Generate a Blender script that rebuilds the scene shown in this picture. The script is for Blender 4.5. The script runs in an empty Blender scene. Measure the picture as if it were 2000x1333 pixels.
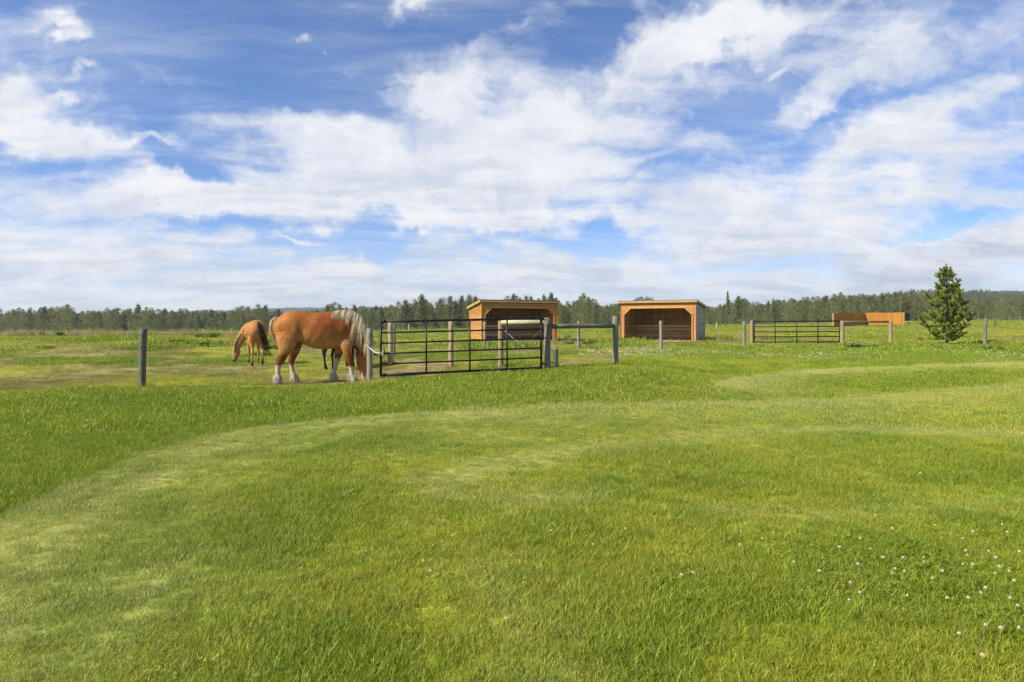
import bpy, bmesh, math, random
import numpy as np
from mathutils import Vector, Matrix, Euler

scene = bpy.context.scene
col = scene.collection
R = math.radians
rng = np.random.default_rng(7)
random.seed(7)

# ------------------------------------------------------------------ camera
H = 1.5            # eye height
F = 1333.0         # focal length in photo pixels (24 mm on 36 mm, 2000 px wide)
cam_d = bpy.data.cameras.new("camera")
cam = bpy.data.objects.new("camera", cam_d)
col.objects.link(cam)
cam.location = (0, 0, H)
cam.rotation_euler = (R(90), 0, 0)
cam_d.lens = 24.0
cam_d.sensor_width = 36.0
cam_d.shift_y = -0.01325
cam_d.clip_start = 0.05
cam_d.clip_end = 8000
scene.camera = cam

# ------------------------------------------------------------------ exposure
scene.view_settings.view_transform = 'Standard'
scene.view_settings.look = 'None'
scene.view_settings.exposure = 0.55
scene.view_settings.gamma = 1.0
scene.view_settings.use_curve_mapping = False

# ------------------------------------------------------------------ sun and sky
SUN_DIR = Vector((-0.85, -0.44, 0.80)).normalized()      # towards the sun
SUN_EL = math.asin(SUN_DIR.z)
SUN_AZ = math.atan2(SUN_DIR.x, SUN_DIR.y)                # clockwise from +Y
sun_d = bpy.data.lights.new("sun", 'SUN')
sun_d.energy = 5.0
sun_d.angle = R(0.6)
sun_d.color = (1.0, 0.93, 0.80)
sun = bpy.data.objects.new("sun", sun_d)
col.objects.link(sun)
sun.rotation_euler = SUN_DIR.to_track_quat('Z', 'Y').to_euler()

class NT:
    """small helper for building node graphs"""
    def __init__(self, tree):
        self.t = tree
        self.n = tree.nodes
        self.l = tree.links
    def node(self, typ, **kw):
        nd = self.n.new(typ)
        for k, v in kw.items():
            setattr(nd, k, v)
        return nd
    def put(self, nd, sock, val):
        s = nd.inputs[sock]
        if isinstance(val, bpy.types.NodeSocket):
            self.l.new(val, s)
        else:
            s.default_value = val
    def math(self, op, a, b=None, c=None, clamp=False):
        nd = self.node('ShaderNodeMath', operation=op, use_clamp=clamp)
        self.put(nd, 0, a)
        if b is not None: self.put(nd, 1, b)
        if c is not None: self.put(nd, 2, c)
        return nd.outputs[0]
    def vmath(self, op, a, b=None):
        nd = self.node('ShaderNodeVectorMath', operation=op)
        self.put(nd, 0, a)
        if b is not None: self.put(nd, 1 if op != 'SCALE' else 3, b)
        return nd.outputs[0]
    def ss(self, v, a, b, lo=0.0, hi=1.0, kind='SMOOTHSTEP'):
        nd = self.node('ShaderNodeMapRange', interpolation_type=kind)
        self.put(nd, 0, v); self.put(nd, 1, a); self.put(nd, 2, b); self.put(nd, 3, lo); self.put(nd, 4, hi)
        return nd.outputs[0]
    def noise(self, vec, scale, detail=4.0, rough=0.55, dist=0.0, out=0, lac=2.0):
        nd = self.node('ShaderNodeTexNoise')
        self.put(nd, 'Vector', vec); self.put(nd, 'Scale', scale); self.put(nd, 'Detail', detail)
        self.put(nd, 'Roughness', rough); self.put(nd, 'Distortion', dist); self.put(nd, 'Lacunarity', lac)
        return nd.outputs[out]
    def mix(self, f, a, b, blend='MIX'):
        nd = self.node('ShaderNodeMix', data_type='RGBA', blend_type=blend)
        self.put(nd, 0, f); self.put(nd, 6, a); self.put(nd, 7, b)
        return nd.outputs[2]
    def xyz(self, v):
        nd = self.node('ShaderNodeSeparateXYZ'); self.put(nd, 0, v); return nd.outputs
    def comb(self, x, y, z):
        nd = self.node('ShaderNodeCombineXYZ'); self.put(nd, 0, x); self.put(nd, 1, y); self.put(nd, 2, z); return nd.outputs[0]

world = bpy.data.worlds.new("World")
scene.world = world
world.use_nodes = True
g = NT(world.node_tree)
g.n.clear()
wout = g.node('ShaderNodeOutputWorld')
bg = g.node('ShaderNodeBackground')
SKY_STRENGTH = 0.11
bg.inputs['Strength'].default_value = SKY_STRENGTH
g.l.new(bg.outputs[0], wout.inputs[0])
sky = g.node('ShaderNodeTexSky', sky_type='NISHITA', sun_disc=False,
             sun_elevation=SUN_EL, sun_rotation=SUN_AZ, altitude=2500, air_density=1.0,
             dust_density=0.0, ozone_density=2.2)
tc = g.node('ShaderNodeTexCoord')
dirv = tc.outputs['Generated']
dx, dy, dz = g.xyz(dirv)
az = g.math('ARCTAN2', dx, dy)
el = g.math('ARCSINE', dz)
# the cloud sheet lies on a flat layer: streaks follow its perspective
den = g.math('ADD', g.math('MAXIMUM', dz, 0.0), 0.17)
pv = g.comb(g.math('DIVIDE', dx, den), g.math('DIVIDE', dy, den), 0.0)
warp = g.noise(pv, 0.9, 3.0, 0.55, out=1)
warp = g.vmath('SUBTRACT', warp, (0.5, 0.5, 0.5))
rot = g.node('ShaderNodeMapping'); g.put(rot, 'Vector', pv)
rot.inputs['Rotation'].default_value = (0, 0, R(-24)); rot.inputs['Scale'].default_value = (0.62, 1.5, 1)
rotv = g.vmath('ADD', rot.outputs[0], g.vmath('SCALE', warp, 0.9))
n_big = g.noise(rotv, 1.1, 8.0, 0.60)
n_fine = g.noise(g.vmath('ADD', pv, g.vmath('SCALE', warp, 0.5)), 3.6, 9.0, 0.62)
rot2 = g.node('ShaderNodeMapping'); g.put(rot2, 'Vector', rotv)
rot2.inputs['Scale'].default_value = (1.0, 2.3, 1)
n_streak = g.noise(rot2.outputs[0], 1.5, 7.0, 0.6)
# cloud masses and clear gaps, laid out by azimuth and elevation, edges torn by noise
azel = g.comb(az, el, 0.0)
w1 = g.vmath('SUBTRACT', g.noise(azel, 5.0, 5.0, 0.6, out=1), (0.5, 0.5, 0.5))
w2 = g.vmath('SUBTRACT', g.noise(azel, 18.0, 4.0, 0.6, out=1), (0.5, 0.5, 0.5))
azelw = g.vmath('ADD', azel, g.vmath('ADD', g.vmath('SCALE', w1, 0.16), g.vmath('SCALE', w2, 0.055)))
azelw = g.vmath('MULTIPLY', azelw, (1, 1, 0))
def sky_ae(px, py):
    x, z = (px - 1000) / F, (640 - py) / F
    return math.atan2(x, 1), math.atan2(z, math.hypot(x, 1))
CLOUDS = [  # x, y, half width, half height, tilt (deg, + rises to the right), weight
    (50,175,120,85,-25,.55),(70,265,210,48,-8,.75),(300,293,110,16,0,.35),(150,60,95,70,-20,.16),(122,35,48,22,0,.38),(150,66,66,15,-5,.5),(120,90,40,17,0,.55),(172,97,52,24,-10,.5),(185,160,48,15,0,.35),(150,190,44,12,0,.4),(247,121,38,12,-10,.3),
    (790,12,55,40,25,.55),(845,165,170,75,22,.6),(640,285,170,68,-5,.8),(800,345,330,75,0,.5),
    (1010,250,400,120,12,.55),(290,385,150,45,0,.65),(640,385,620,58,2,.42),(1270,105,170,72,14,.75),
    (1420,35,260,75,0,.8),(1720,90,360,130,10,.26),(590,84,45,22,0,.4),(637,110,24,12,0,.4),(1545,113,50,16,5,.4),
    (1760,255,330,58,14,.72),(1750,350,480,85,10,.5),(1380,395,380,75,8,.4),(1480,465,280,55,6,.4),
    (845,440,95,22,3,.6),(1010,428,135,32,5,.65),(598,457,70,12,0,.8),(690,508,160,40,4,.5),
    (200,470,420,75,2,.42),(1060,530,260,48,3,.4),(1890,470,330,42,8,.55),(1100,340,330,70,8,.32),
    (900,370,500,55,3,.3),(230,295,90,16,-4,.3),(1640,180,180,60,12,.2),(450,200,250,35,-16,.16),
    (1240,520,300,50,0,.25),(400,560,500,40,0,.25),(1700,540,500,40,2,.25),
]
GAPS = [
    (690,465,210,42,2,.85),(1170,460,110,30,-5,.8),(1440,225,110,62,12,.6),(1850,428,170,32,6,.6),
    (520,180,420,110,-14,.42),(1140,60,150,100,40,.28),(430,432,170,26,0,.35),(1560,170,160,40,10,.3),
    (620,60,420,80,-10,.30),(240,120,120,120,0,.25),(1330,270,220,30,14,.35),(1010,460,150,16,0,.3),
    (350,330,230,26,-6,.35),(1230,345,260,28,10,.25),(1660,215,180,22,12,.3),(930,60,90,60,30,.25),(1640,500,220,12,6,.25)]
acc = None
CW = 1.25
for lst, sgn in ((CLOUDS, 1.0), (GAPS, -1.0)):
    for (bx, by, rx, ry, tilt, w) in lst:
        a0, e0 = sky_ae(bx, by)
        k = math.cos(a0)
        mp = g.node('ShaderNodeMapping', vector_type='TEXTURE')
        g.put(mp, 'Vector', azelw)
        mp.inputs['Location'].default_value = (a0, e0, 0)
        mp.inputs['Rotation'].default_value = (0, 0, R(tilt))
        mp.inputs['Scale'].default_value = (1.25 * rx / F * k * k, 1.25 * ry / F * k, 1)
        gr = g.node('ShaderNodeTexGradient', gradient_type='QUADRATIC_SPHERE')
        g.put(gr, 0, mp.outputs[0])
        acc = g.math('MULTIPLY', gr.outputs['Fac'], sgn * w * CW) if acc is None else g.math('MULTIPLY_ADD', gr.outputs['Fac'], sgn * w * CW, acc)
base = g.ss(el, R(1), R(30), 0.54, 0.17)
dens = g.math('ADD', base, acc)
dens = g.math('ADD', dens, g.math('MULTIPLY', g.math('SUBTRACT', n_big, 0.5), 1.15))
dens = g.math('ADD', dens, g.math('MULTIPLY', g.math('SUBTRACT', n_streak, 0.5), 0.55))
dens = g.math('ADD', dens, g.math('MULTIPLY', g.math('SUBTRACT', n_fine, 0.5), 0.75))
n_puff = g.noise(g.vmath('MULTIPLY', azelw, (1, 1.7, 1)), 11.0, 9.0, 0.62)
dens = g.math('ADD', dens, g.math('MULTIPLY', g.math('SUBTRACT', n_puff, 0.5), 1.05))
mask = g.ss(dens, 0.16, 0.86, 0.0, 1.0)
wisp = g.math('MULTIPLY', g.ss(g.math('ADD', g.math('MULTIPLY', n_streak, 0.55), g.math('MULTIPLY', n_big, 0.45)), 0.40, 0.66), g.ss(el, R(2), R(30), 0.45, 0.36))
mask = g.math('SUBTRACT', 1.0, g.math('MULTIPLY', g.math('SUBTRACT', 1.0, mask), g.math('SUBTRACT', 1.0, wisp)))
low = g.ss(el, R(0.5), R(8), 0.93, 0.0)
mask = g.math('SUBTRACT', 1.0, g.math('MULTIPLY', g.math('SUBTRACT', 1.0, mask), g.math('SUBTRACT', 1.0, low)))
mask = g.math('MULTIPLY', mask, g.ss(dens, 0.3, 1.1, 0.92, 1.0))
grey = g.ss(g.math('ADD', g.math('MULTIPLY', g.noise(rotv, 2.1, 7.0, 0.65), 0.6), g.math('MULTIPLY', g.noise(azelw, 9.0, 7.0, 0.68), 0.4)), 0.40, 0.62)
lowgrey = g.ss(el, R(2), R(16), 0.75, 0.38)
thick = g.math('MULTIPLY', g.ss(dens, 0.7, 1.3), 0.35)
K = 1.0 / SKY_STRENGTH
white = (0.63 * K, 0.64 * K, 0.665 * K, 1)
shade = (0.36 * K, 0.415 * K, 0.515 * K, 1)
gf = g.math('ADD', g.math('MULTIPLY', grey, g.math('ADD', lowgrey, thick)), g.ss(el, R(0), R(8), 0.22, 0.0), clamp=True)
ccol = g.mix(gf, white, shade)
tint = g.node('ShaderNodeHueSaturation'); g.put(tint, 'Color', sky.outputs[0])
tint.inputs['Saturation'].default_value = 1.15; tint.inputs['Value'].default_value = 1.0
hs2 = g.node('ShaderNodeMix', data_type='RGBA', blend_type='MULTIPLY'); hs2.inputs[0].default_value = 1.0
g.put(hs2, 6, tint.outputs[0]); g.put(hs2, 7, g.mix(g.ss(el, R(6), R(24)), (0.80, 0.84, 0.98, 1), (1.12, 1.03, 1.10, 1)))
skyc = g.mix(mask, hs2.outputs[2], ccol)
# below the horizon: plain
skyc = g.mix(g.ss(dz, -0.02, 0.0), (0.08 * K, 0.10 * K, 0.04 * K, 1), skyc)
g.l.new(skyc, bg.inputs['Color'])
world.cycles.sampling_method = 'MANUAL'
world.cycles.sample_map_resolution = 512

# ------------------------------------------------------------------ numeric noise
def _hash(ix, iy, seed):
    h = (ix.astype(np.int64) * 374761393 + iy.astype(np.int64) * 668265263 + seed * 1274126177) & 0xffffffff
    h = ((h ^ (h >> 13)) * 1274126177) & 0xffffffff
    return ((h ^ (h >> 16)) & 0xffff) / 65535.0
def vnoise(x, y, seed=0):
    ix, iy = np.floor(x), np.floor(y)
    fx, fy = x - ix, y - iy
    fx, fy = fx * fx * (3 - 2 * fx), fy * fy * (3 - 2 * fy)
    a, b = _hash(ix, iy, seed), _hash(ix + 1, iy, seed)
    c, d = _hash(ix, iy + 1, seed), _hash(ix + 1, iy + 1, seed)
    return (a * (1 - fx) + b * fx) * (1 - fy) + (c * (1 - fx) + d * fx) * fy
def fbm(x, y, seed=0, oct=4):
    s, amp, t = 0, 1.0, 0
    for i in range(oct):
        s = s + amp * vnoise(x * 2 ** i + 17.3 * i, y * 2 ** i - 9.1 * i, seed + i)
        t += amp; amp *= 0.5
    return s / t
def sstep(a, b, x):
    t = np.clip((x - a) / (b - a), 0, 1)
    return t * t * (3 - 2 * t)

# ------------------------------------------------------------------ terrain height
def zz(py, d): return H - (py - 640) / F * d
CT = []   # (px, dist, z)
for px in (-700, -100, 600, 1300, 2000, 2700):
    CT += [(px, 0.8, 0.0), (px, 2.9, 0.0), (px, 5.5, 0.02)]
for px, py, d in [(-500,862,9),(300,862,9),(1000,858,9),(1700,850,9),(2500,840,9),
    (-500,775,14.5),(277,757,15.3),(722,746,16.8),(1069,725,17.7),(1202,715,19),(535,750,17.3),(700,747,17.9),
    (881,720,19.8),(761,711,22.5),(493,715,23.3),(631,723,20.8),
    (947,681,36),(1130,683,34),(1291,682,34),(1453,680,36),(1468,673,40),(1644,672,38),(1739,673,38),(1923,673,37),(1848,673,36),
    (1600,700,26),(2000,700,26),(2600,690,26),(1500,750,18),(2000,740,18),(2600,735,18),
    (943,667,45),(1086,667,47),(1215,667,46.5),(1357,668,46),
    (100,690,28),(-600,695,28),(300,668,42),(-600,668,42),
    (-600,652,62),(200,652,62),(450,652,62),(650,652,62),
    (900,652,70),(1150,650,75),(1400,648,75),(1697,637.5,92),(2000,637,92),(2600,634,92),
    (-600,656,130),(300,658,130),(-600,662,240),(300,660,240),(560,655,240),(800,646,230),(1150,640,220),(1400,638,230),(1700,628.5,240),(2000,625,240),(2600,622,240),
    (-600,655,900),(600,648,900),(1400,640,900),(2000,628,900),(2600,625,900),
    (-600,642,3500),(1000,641,3500),(2600,640,3500)]:
    CT.append((px, d, zz(py, d)))
CT = np.array(CT)
_cu = np.arctan2((CT[:, 0] - 1000) / F, 1.0)
_cv = np.log(CT[:, 1] / np.cos(_cu) )
_sc = 1.6
def _k(r2): return np.where(r2 > 1e-12, r2 * np.log(np.maximum(r2, 1e-12)), 0.0)
_P = np.stack([_cu * _sc, _cv], 1)
_tz = CT[:, 2] / CT[:, 1] ** 0.5
n = len(_P)
_K = _k(((_P[:, None] - _P[None]) ** 2).sum(-1)) + np.eye(n) * 0.002
_Q = np.concatenate([np.ones((n, 1)), _P], 1)
_A = np.block([[_K, _Q], [_Q.T, np.zeros((3, 3))]])
_w = np.linalg.solve(_A, np.concatenate([_tz, np.zeros(3)]))
def ground(x, y, rough=True):
    x = np.atleast_1d(np.asarray(x, float)); y = np.atleast_1d(np.asarray(y, float))
    a = np.arctan2(x, y); r = np.maximum(np.hypot(x, y), 0.5)
    ac = np.clip(a, -1.0, 1.0); v = np.clip(np.log(r), math.log(0.5), math.log(3800))
    q = np.stack([ac * _sc, v], 1)
    out = np.empty(len(x))
    for i in range(0, len(x), 20000):
        qq = q[i:i + 20000]
        out[i:i + 20000] = _k(((qq[:, None] - _P[None]) ** 2).sum(-1)) @ _w[:n] + _w[n] + qq @ _w[n + 1:]
    dist = r * np.cos(np.clip(ac, -1.0, 1.0))
    z = out * dist ** 0.5
    z = z * sstep(2.9, 1.2, np.abs(a))
    if rough:
        amp = 0.035 * sstep(14, 24, r) + 0.012
        z = z + amp * (fbm(x / 0.9, y / 0.9, 3, 3) - 0.5) * 2 * sstep(400, 80, r)
        z = z + 0.10 * sstep(25, 60, r) * (fbm(x / 5, y / 5, 5, 2) - 0.5) * sstep(300, 90, r)
    return z
def gz(x, y): return float(ground([x], [y])[0])
def P(px, py, d):
    """point seen at photo pixel px, py at distance d"""
    return Vector(((px - 1000) / F * d, d, H - (py - 640) / F * d))
def onground(px, d):
    x = (px - 1000) / F * d
    return Vector((x, d, gz(x, d)))
def px_to_ground(px, py):
    ds = np.exp(np.linspace(math.log(1.5), math.log(60), 400))
    x = (px - 1000) / F * ds
    z = ground(x, ds, False)
    ray = H - (py - 640) / F * ds
    k = np.argmax(ray <= z)
    return np.array([x[k], ds[k]])

# ------------------------------------------------------------------ what grows where
BANDS = [  # pixel track measured on the photograph, half width (m), strength
    ([(-260,1260),(-60,1090),(60,1010),(180,950),(330,885),(480,845),(620,825),(780,812),(950,808)], .30, 1.0),
    ([(-300,1420),(60,1130),(180,1040),(300,960),(400,920),(560,880),(700,845)], .22, .6),
    ([(60,1330),(200,1180),(330,1080),(420,1000)], .30, .3),
    ([(950,808),(1100,800),(1250,794),(1450,792),(1700,780),(2000,755),(2300,745)], .7, .6),
    ([(880,935),(960,910),(1080,885),(1250,868),(1450,845),(1700,840),(2000,850),(2300,860)], .5, .6),
    ([(860,950),(900,975),(1000,985),(1120,975)], .35, .5),
    ([(1395,752),(1460,740),(1560,728),(1680,721),(1850,714),(2100,706),(2500,700)], .38, 1.0),
    ([(1395,752),(1500,764),(1650,772),(1850,776),(2050,770)], .30, .3),
    ([(1400,1000),(1550,1010),(1750,1000),(2000,985)], .22, .3),
    ([(950,1110),(1000,1180),(1060,1280),(1100,1400)], .3, .25),
]
ASYM = (0, 3, 6)
TUFTS = [  # darker, longer patches
    (600,1000,.75,.8),(560,960,.5,.6),(1100,1045,.6,.8),(1180,1000,.6,.5),(640,1270,.35,.9),(480,1230,.3,.6),(900,990,.35,.8),
    (740,865,.5,.7),(1330,890,.8,.7),(1500,930,.8,.6),(1340,940,.4,.6),(280,912,.35,.8),(350,790,.7,.4),(470,800,.6,.9),(60,960,.6,.7),
    (120,900,1.2,.5),(300,850,1.2,.5),(1750,890,1.0,.6),(1900,910,.8,.7),(1250,1250,.3,.5),(1700,1150,.8,.5),(1880,1180,.9,.6),(1100,740,2.5,.6),
    (1200,745,2.2,.6),(850,760,2,.4),(1650,745,2.0,.4),(1850,735,3,.5),(200,780,2.0,.4),(1000,1050,.4,.5),(30,1180,.4,.3),(1560,740,2,.5),(400,1060,.2,.5),(1150,1180,.5,.5)]
_bands = [(np.array([px_to_ground(*p) for p in pts]), w, s) for pts, w, s in BANDS]
_tufts = [(px_to_ground(a, b), r, s) for a, b, r, s in TUFTS]
_outer = np.concatenate([_bands[0][0], _bands[3][0][1:]])
def seg_dist(x, y, pl, signed=False):
    d = np.full(len(x), 1e9); sd = np.ones(len(x))
    for i in range(len(pl) - 1):
        ax, ay = pl[i]; bx, by = pl[i + 1]
        ux, uy = bx - ax, by - ay
        t = np.clip(((x - ax) * ux + (y - ay) * uy) / (ux * ux + uy * uy + 1e-9), 0, 1)
        q = np.hypot(x - ax - t * ux, y - ay - t * uy); s = np.sign(ux * (y - ay) - uy * (x - ax))
        sd = np.where(q < d, s, sd); d = np.minimum(d, q)
    return d * sd if signed else d
_bx = np.array([-900, 277, 722, 742, 1069, 1202, 1240, 1453, 2000, 3000.])
_bd = np.array([14.0, 15.0, 16.4, 16.0, 18.0, 19.3, 30, 35, 35, 35.])
COLS = dict(lush=(.215, .305, .018), mid=(.325, .375, .028), yel=(.40, .42, .042), pale=(.455, .475, .135),
            dry=(.42, .35, .15), blue=(.09, .15, .03), olive=(.28, .26, .065), clover=(.225, .30, .025))
COLS = {k: np.array(v) for k, v in COLS.items()}
def cover(x, y):
    """returns colour, height factor, pasture, clover for ground points"""
    x = np.asarray(x, float); y = np.asarray(y, float)
    yy = np.maximum(y, 0.5)
    px = 1000 + x / yy * F
    wig = (fbm(x / 1.1, y / 1.1, 11, 3) - .5)
    past = sstep(-0.35, 0.35, y - np.interp(px, _bx, _bd) + wig * 1.2) * (y > 2)
    xw = x + (fbm(x / .8, y / .8, 21, 3) - .5) * .13
    yw = y + (fbm(x / .8, y / .8, 27, 3) - .5) * .13
    pale = np.zeros(len(x))
    for k, (pl, w, s) in enumerate(_bands):
        if k in ASYM:      # crisp outer edge against the longer grass, fading inwards
            d = seg_dist(xw, yw, pl, True)
            v = np.where(d > 0, sstep(w, w * .72, d), .55 * np.exp(-(np.maximum(-d - w, 0) / (4 * w)) ** 2) + .45 * np.exp(-(d / (1.6 * w)) ** 2))
            pale = np.maximum(pale, s * v)
            continue
        d = seg_dist(xw, yw, pl)
        pale = np.maximum(pale, s * np.exp(-(d / w) ** 2))
    stripe = .5 + .5 * np.sin(seg_dist(xw, yw, _bands[0][0]) * 9.5)
    near0 = np.exp(-(seg_dist(xw, yw, _bands[0][0]) / 1.7) ** 2)
    pale = np.maximum(pale, np.exp(-((x + 2.6) / 1.1) ** 2 - ((y - 3.5) / 1.3) ** 2) * .7)
    pale *= 1 - .45 * stripe * near0 * (y < 11)
    pale *= .72 + .55 * fbm(x / .35, y / .35, 31, 3)
    tuft = np.zeros(len(x))
    for (c, r, s) in _tufts:
        d = np.hypot(xw - c[0], (yw - c[1]) * .8)
        tuft = np.maximum(tuft, s * np.exp(-(d / r) ** 2))
    n1 = fbm(x / 2.2, y / 2.2, 41, 4); n2 = fbm(x / .5, y / .5, 45, 3); n3 = fbm(x / 7, y / 7, 49, 3)
    c = COLS['mid'] * np.ones((len(x), 1))
    def mx(c, k, f): return c * (1 - f[:, None]) + COLS[k] * f[:, None]
    c = mx(c, 'yel', sstep(.48, .75, n1) * .7)
    c = mx(c, 'lush', sstep(.50, .32, n1) * .7)
    c = mx(c, 'yel', sstep(.55, .75, n2) * .4)
    c = mx(c, 'lush', sstep(.44, .26, n2) * .65)
    dO = seg_dist(xw, yw, _outer, True)
    out_ = sstep(.28, .42, dO) * (1 - past) * sstep(2.6, .5, x) + sstep(.7, 1.3, dO) * (1 - past) * sstep(.5, 2.6, x) * .5
    c = mx(c, 'lush', out_ * (.22 + .35 * n3))
    c = mx(c, 'pale', np.clip(pale * 1.15, 0, 1) * (1 - past))
    c = mx(c, 'lush', np.clip(tuft * 1.0, 0, 1) * .75 * (1 - past) * (1 - .7 * np.clip(pale, 0, 1)))
    # right half of the lawn is drier
    c = mx(c, 'yel', (1 - past) * sstep(-1, 4, x) * sstep(6, 10, y) * sstep(.38, .6, n3 * .5 + n2 * .5) * .6)
    # pasture
    cp = COLS['olive'] * np.ones((len(x), 1))
    cp = mx(cp, 'dry', sstep(.46, .66, fbm(x / 1.3, y / 2.2, 61, 4)) * .85 * sstep(60, 20, y))
    cp = mx(cp, 'yel', sstep(.45, .7, fbm(x / 3, y / 4, 63, 3)) * .8)
    cp = mx(cp, 'mid', sstep(.48, .70, fbm(x / 4, y / 5, 67, 3)) * .75)
    cp = mx(cp, 'lush', sstep(.56, .74, fbm(x / 2.6, y / 4, 71, 4)) * .9)
    farg = sstep(25, 45, y) * sstep(.40, .55, fbm(x / 9, y / 9, 73, 3))
    cp = mx(cp, 'mid', farg * .45)
    c = c * (1 - past[:, None]) + cp * past[:, None]
    # clover strip by the far fence and the patch near the camera
    clo = sstep(1150, 1300, px) * sstep(23.5, 27, y) * sstep(39, 35, y)
    clo = np.maximum(clo, np.exp(-((x - 2.45) / .85) ** 2 - ((y - 4.15) / .75) ** 2))
    c = mx(c, 'clover', clo * .75)
    hgt = 1.0 + .22 * out_ - .55 * np.clip(pale, 0, 1) + .8 * tuft + .3 * sstep(.46, .28, n2) - .05 * sstep(.55, .75, n2)
    hgt = hgt * (1 - past) + past * (.55 + 1.3 * sstep(.56, .74, fbm(x / 2.6, y / 4, 71, 4)) + .5 * sstep(.5, .7, fbm(x / .8, y / .8, 75, 3)))
    return c, hgt, past, clo, pale

# ------------------------------------------------------------------ helpers
def mesh_obj(name, verts, faces, mat=None, parent=None, smooth=False, matrix=None):
    me = bpy.data.meshes.new(name)
    me.from_pydata([tuple(v) for v in verts], [], [tuple(f) for f in faces])
    if smooth:
        me.polygons.foreach_set('use_smooth', [True] * len(me.polygons))
    if mat: me.materials.append(mat)
    me.update()
    o = bpy.data.objects.new(name, me)
    col.objects.link(o)
    if parent: o.parent = parent
    return o
def quick_mesh(name, V, Fc, mat=None, smooth=False):
    """numpy vertices (n,3) and faces (m,k)"""
    me = bpy.data.meshes.new(name)
    V = np.asarray(V, np.float32); Fc = np.asarray(Fc, np.int32)
    me.vertices.add(len(V)); me.vertices.foreach_set('co', V.ravel())
    k = Fc.shape[1]
    me.loops.add(Fc.size); me.loops.foreach_set('vertex_index', Fc.ravel())
    me.polygons.add(len(Fc)); me.polygons.foreach_set('loop_start', np.arange(0, Fc.size, k, dtype=np.int32))
    me.polygons.foreach_set('loop_total', np.full(len(Fc), k, np.int32))
    if smooth: me.polygons.foreach_set('use_smooth', np.ones(len(Fc), bool))
    if mat: me.materials.append(mat)
    me.update(calc_edges=True)
    return me
def set_col(me, C, name='col'):
    a = me.color_attributes.new(name, 'FLOAT_COLOR', 'POINT')
    C = np.asarray(C, np.float32)
    if C.shape[1] == 3: C = np.concatenate([C, np.ones((len(C), 1), np.float32)], 1)
    a.data.foreach_set('color', C.ravel())
def link(name, me, parent=None, loc=None):
    o = bpy.data.objects.new(name, me); col.objects.link(o)
    if parent: o.parent = parent
    if loc is not None: o.location = loc
    return o
def tag(o, label=None, cat=None, group=None, kind=None):
    if label: o['label'] = label
    if cat: o['category'] = cat
    if group: o['group'] = group
    if kind: o['kind'] = kind
    return o
def empty(name, loc, rz=0.0):
    o = bpy.data.objects.new(name, None); col.objects.link(o)
    o.empty_display_size = 0.2; o.location = loc; o.rotation_euler = (0, 0, rz)
    return o
class MB:
    """collects shapes (world or local coordinates) into one mesh object"""
    def __init__(self): self.v = []; self.f = []
    def add(self, vs, fs):
        b = len(self.v); self.v += [Vector(v) for v in vs]; self.f += [tuple(i + b for i in f) for f in fs]
    def box(self, c, s, rz=0.0, M=None):
        hx, hy, hz = s[0] / 2, s[1] / 2, s[2] / 2
        pts = [Vector((x, y, z)) for x in (-hx, hx) for y in (-hy, hy) for z in (-hz, hz)]
        m = M if M else Matrix.Rotation(rz, 3, 'Z')
        self.add([m @ p + Vector(c) for p in pts], [(0,1,3,2),(4,6,7,5),(0,4,5,1),(2,3,7,6),(0,2,6,4),(1,5,7,3)])
    def tube(self, pts, rad, n=8, cap=True, seed=None):
        pts = [Vector(p) for p in pts]
        if not isinstance(rad, (list, tuple)): rad = [rad] * len(pts)
        rings = []
        b = len(self.v)
        ref = Vector((0, 0, 1))
        t0 = (pts[-1] - pts[0]).normalized()
        if abs(t0.z) > 0.8: ref = Vector((1, 0, 0))
        for i, p in enumerate(pts):
            t = (pts[min(i + 1, len(pts) - 1)] - pts[max(i - 1, 0)]).normalized()
            s = t.cross(ref).normalized(); u = s.cross(t)
            for k in range(n):
                a = 2 * math.pi * k / n
                self.v.append(p + (s * math.cos(a) + u * math.sin(a)) * rad[i])
        for i in range(len(pts) - 1):
            for k in range(n):
                self.f.append((b + i * n + k, b + i * n + (k + 1) % n, b + (i + 1) * n + (k + 1) % n, b + (i + 1) * n + k))
        if cap:
            self.f.append(tuple(b + k for k in reversed(range(n))))
            self.f.append(tuple(b + (len(pts) - 1) * n + k for k in range(n)))
    def prism(self, poly, thick):
        """poly: list of 3-D points, extruded by the vector thick"""
        m = len(poly); poly = [Vector(p) for p in poly]; t = Vector(thick)
        self.add(poly + [p + t for p in poly], [tuple(range(m)), tuple(range(2 * m - 1, m - 1, -1))] +
                 [(i, i + m, (i + 1) % m + m, (i + 1) % m) for i in range(m)])
    def build(self, name, mat, parent=None, smooth=False, local=False):
        vs = self.v
        if parent is not None and not local:
            inv = (Matrix.Translation(parent.location) @ parent.rotation_euler.to_matrix().to_4x4()).inverted()
            vs = [inv @ v for v in vs]
        o = mesh_obj(name, vs, self.f, mat, parent, smooth)
        bm = bmesh.new(); bm.from_mesh(o.data); bmesh.ops.recalc_face_normals(bm, faces=bm.faces); bm.to_mesh(o.data); bm.free()
        return o

def new_mat(name, rough=0.8, spec=0.3):
    m = bpy.data.materials.new(name); m.use_nodes = True
    t = NT(m.node_tree)
    b = m.node_tree.nodes['Principled BSDF']
    b.inputs['Roughness'].default_value = rough
    b.inputs['Specular IOR Level'].default_value = spec
    return m, t, b
def bump(t, b, h, strength=0.4, dist=0.02):
    nd = t.node('ShaderNodeBump'); nd.inputs['Strength'].default_value = strength; nd.inputs['Distance'].default_value = dist
    t.put(nd, 'Height', h); t.l.new(nd.outputs[0], b.inputs['Normal'])

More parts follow.
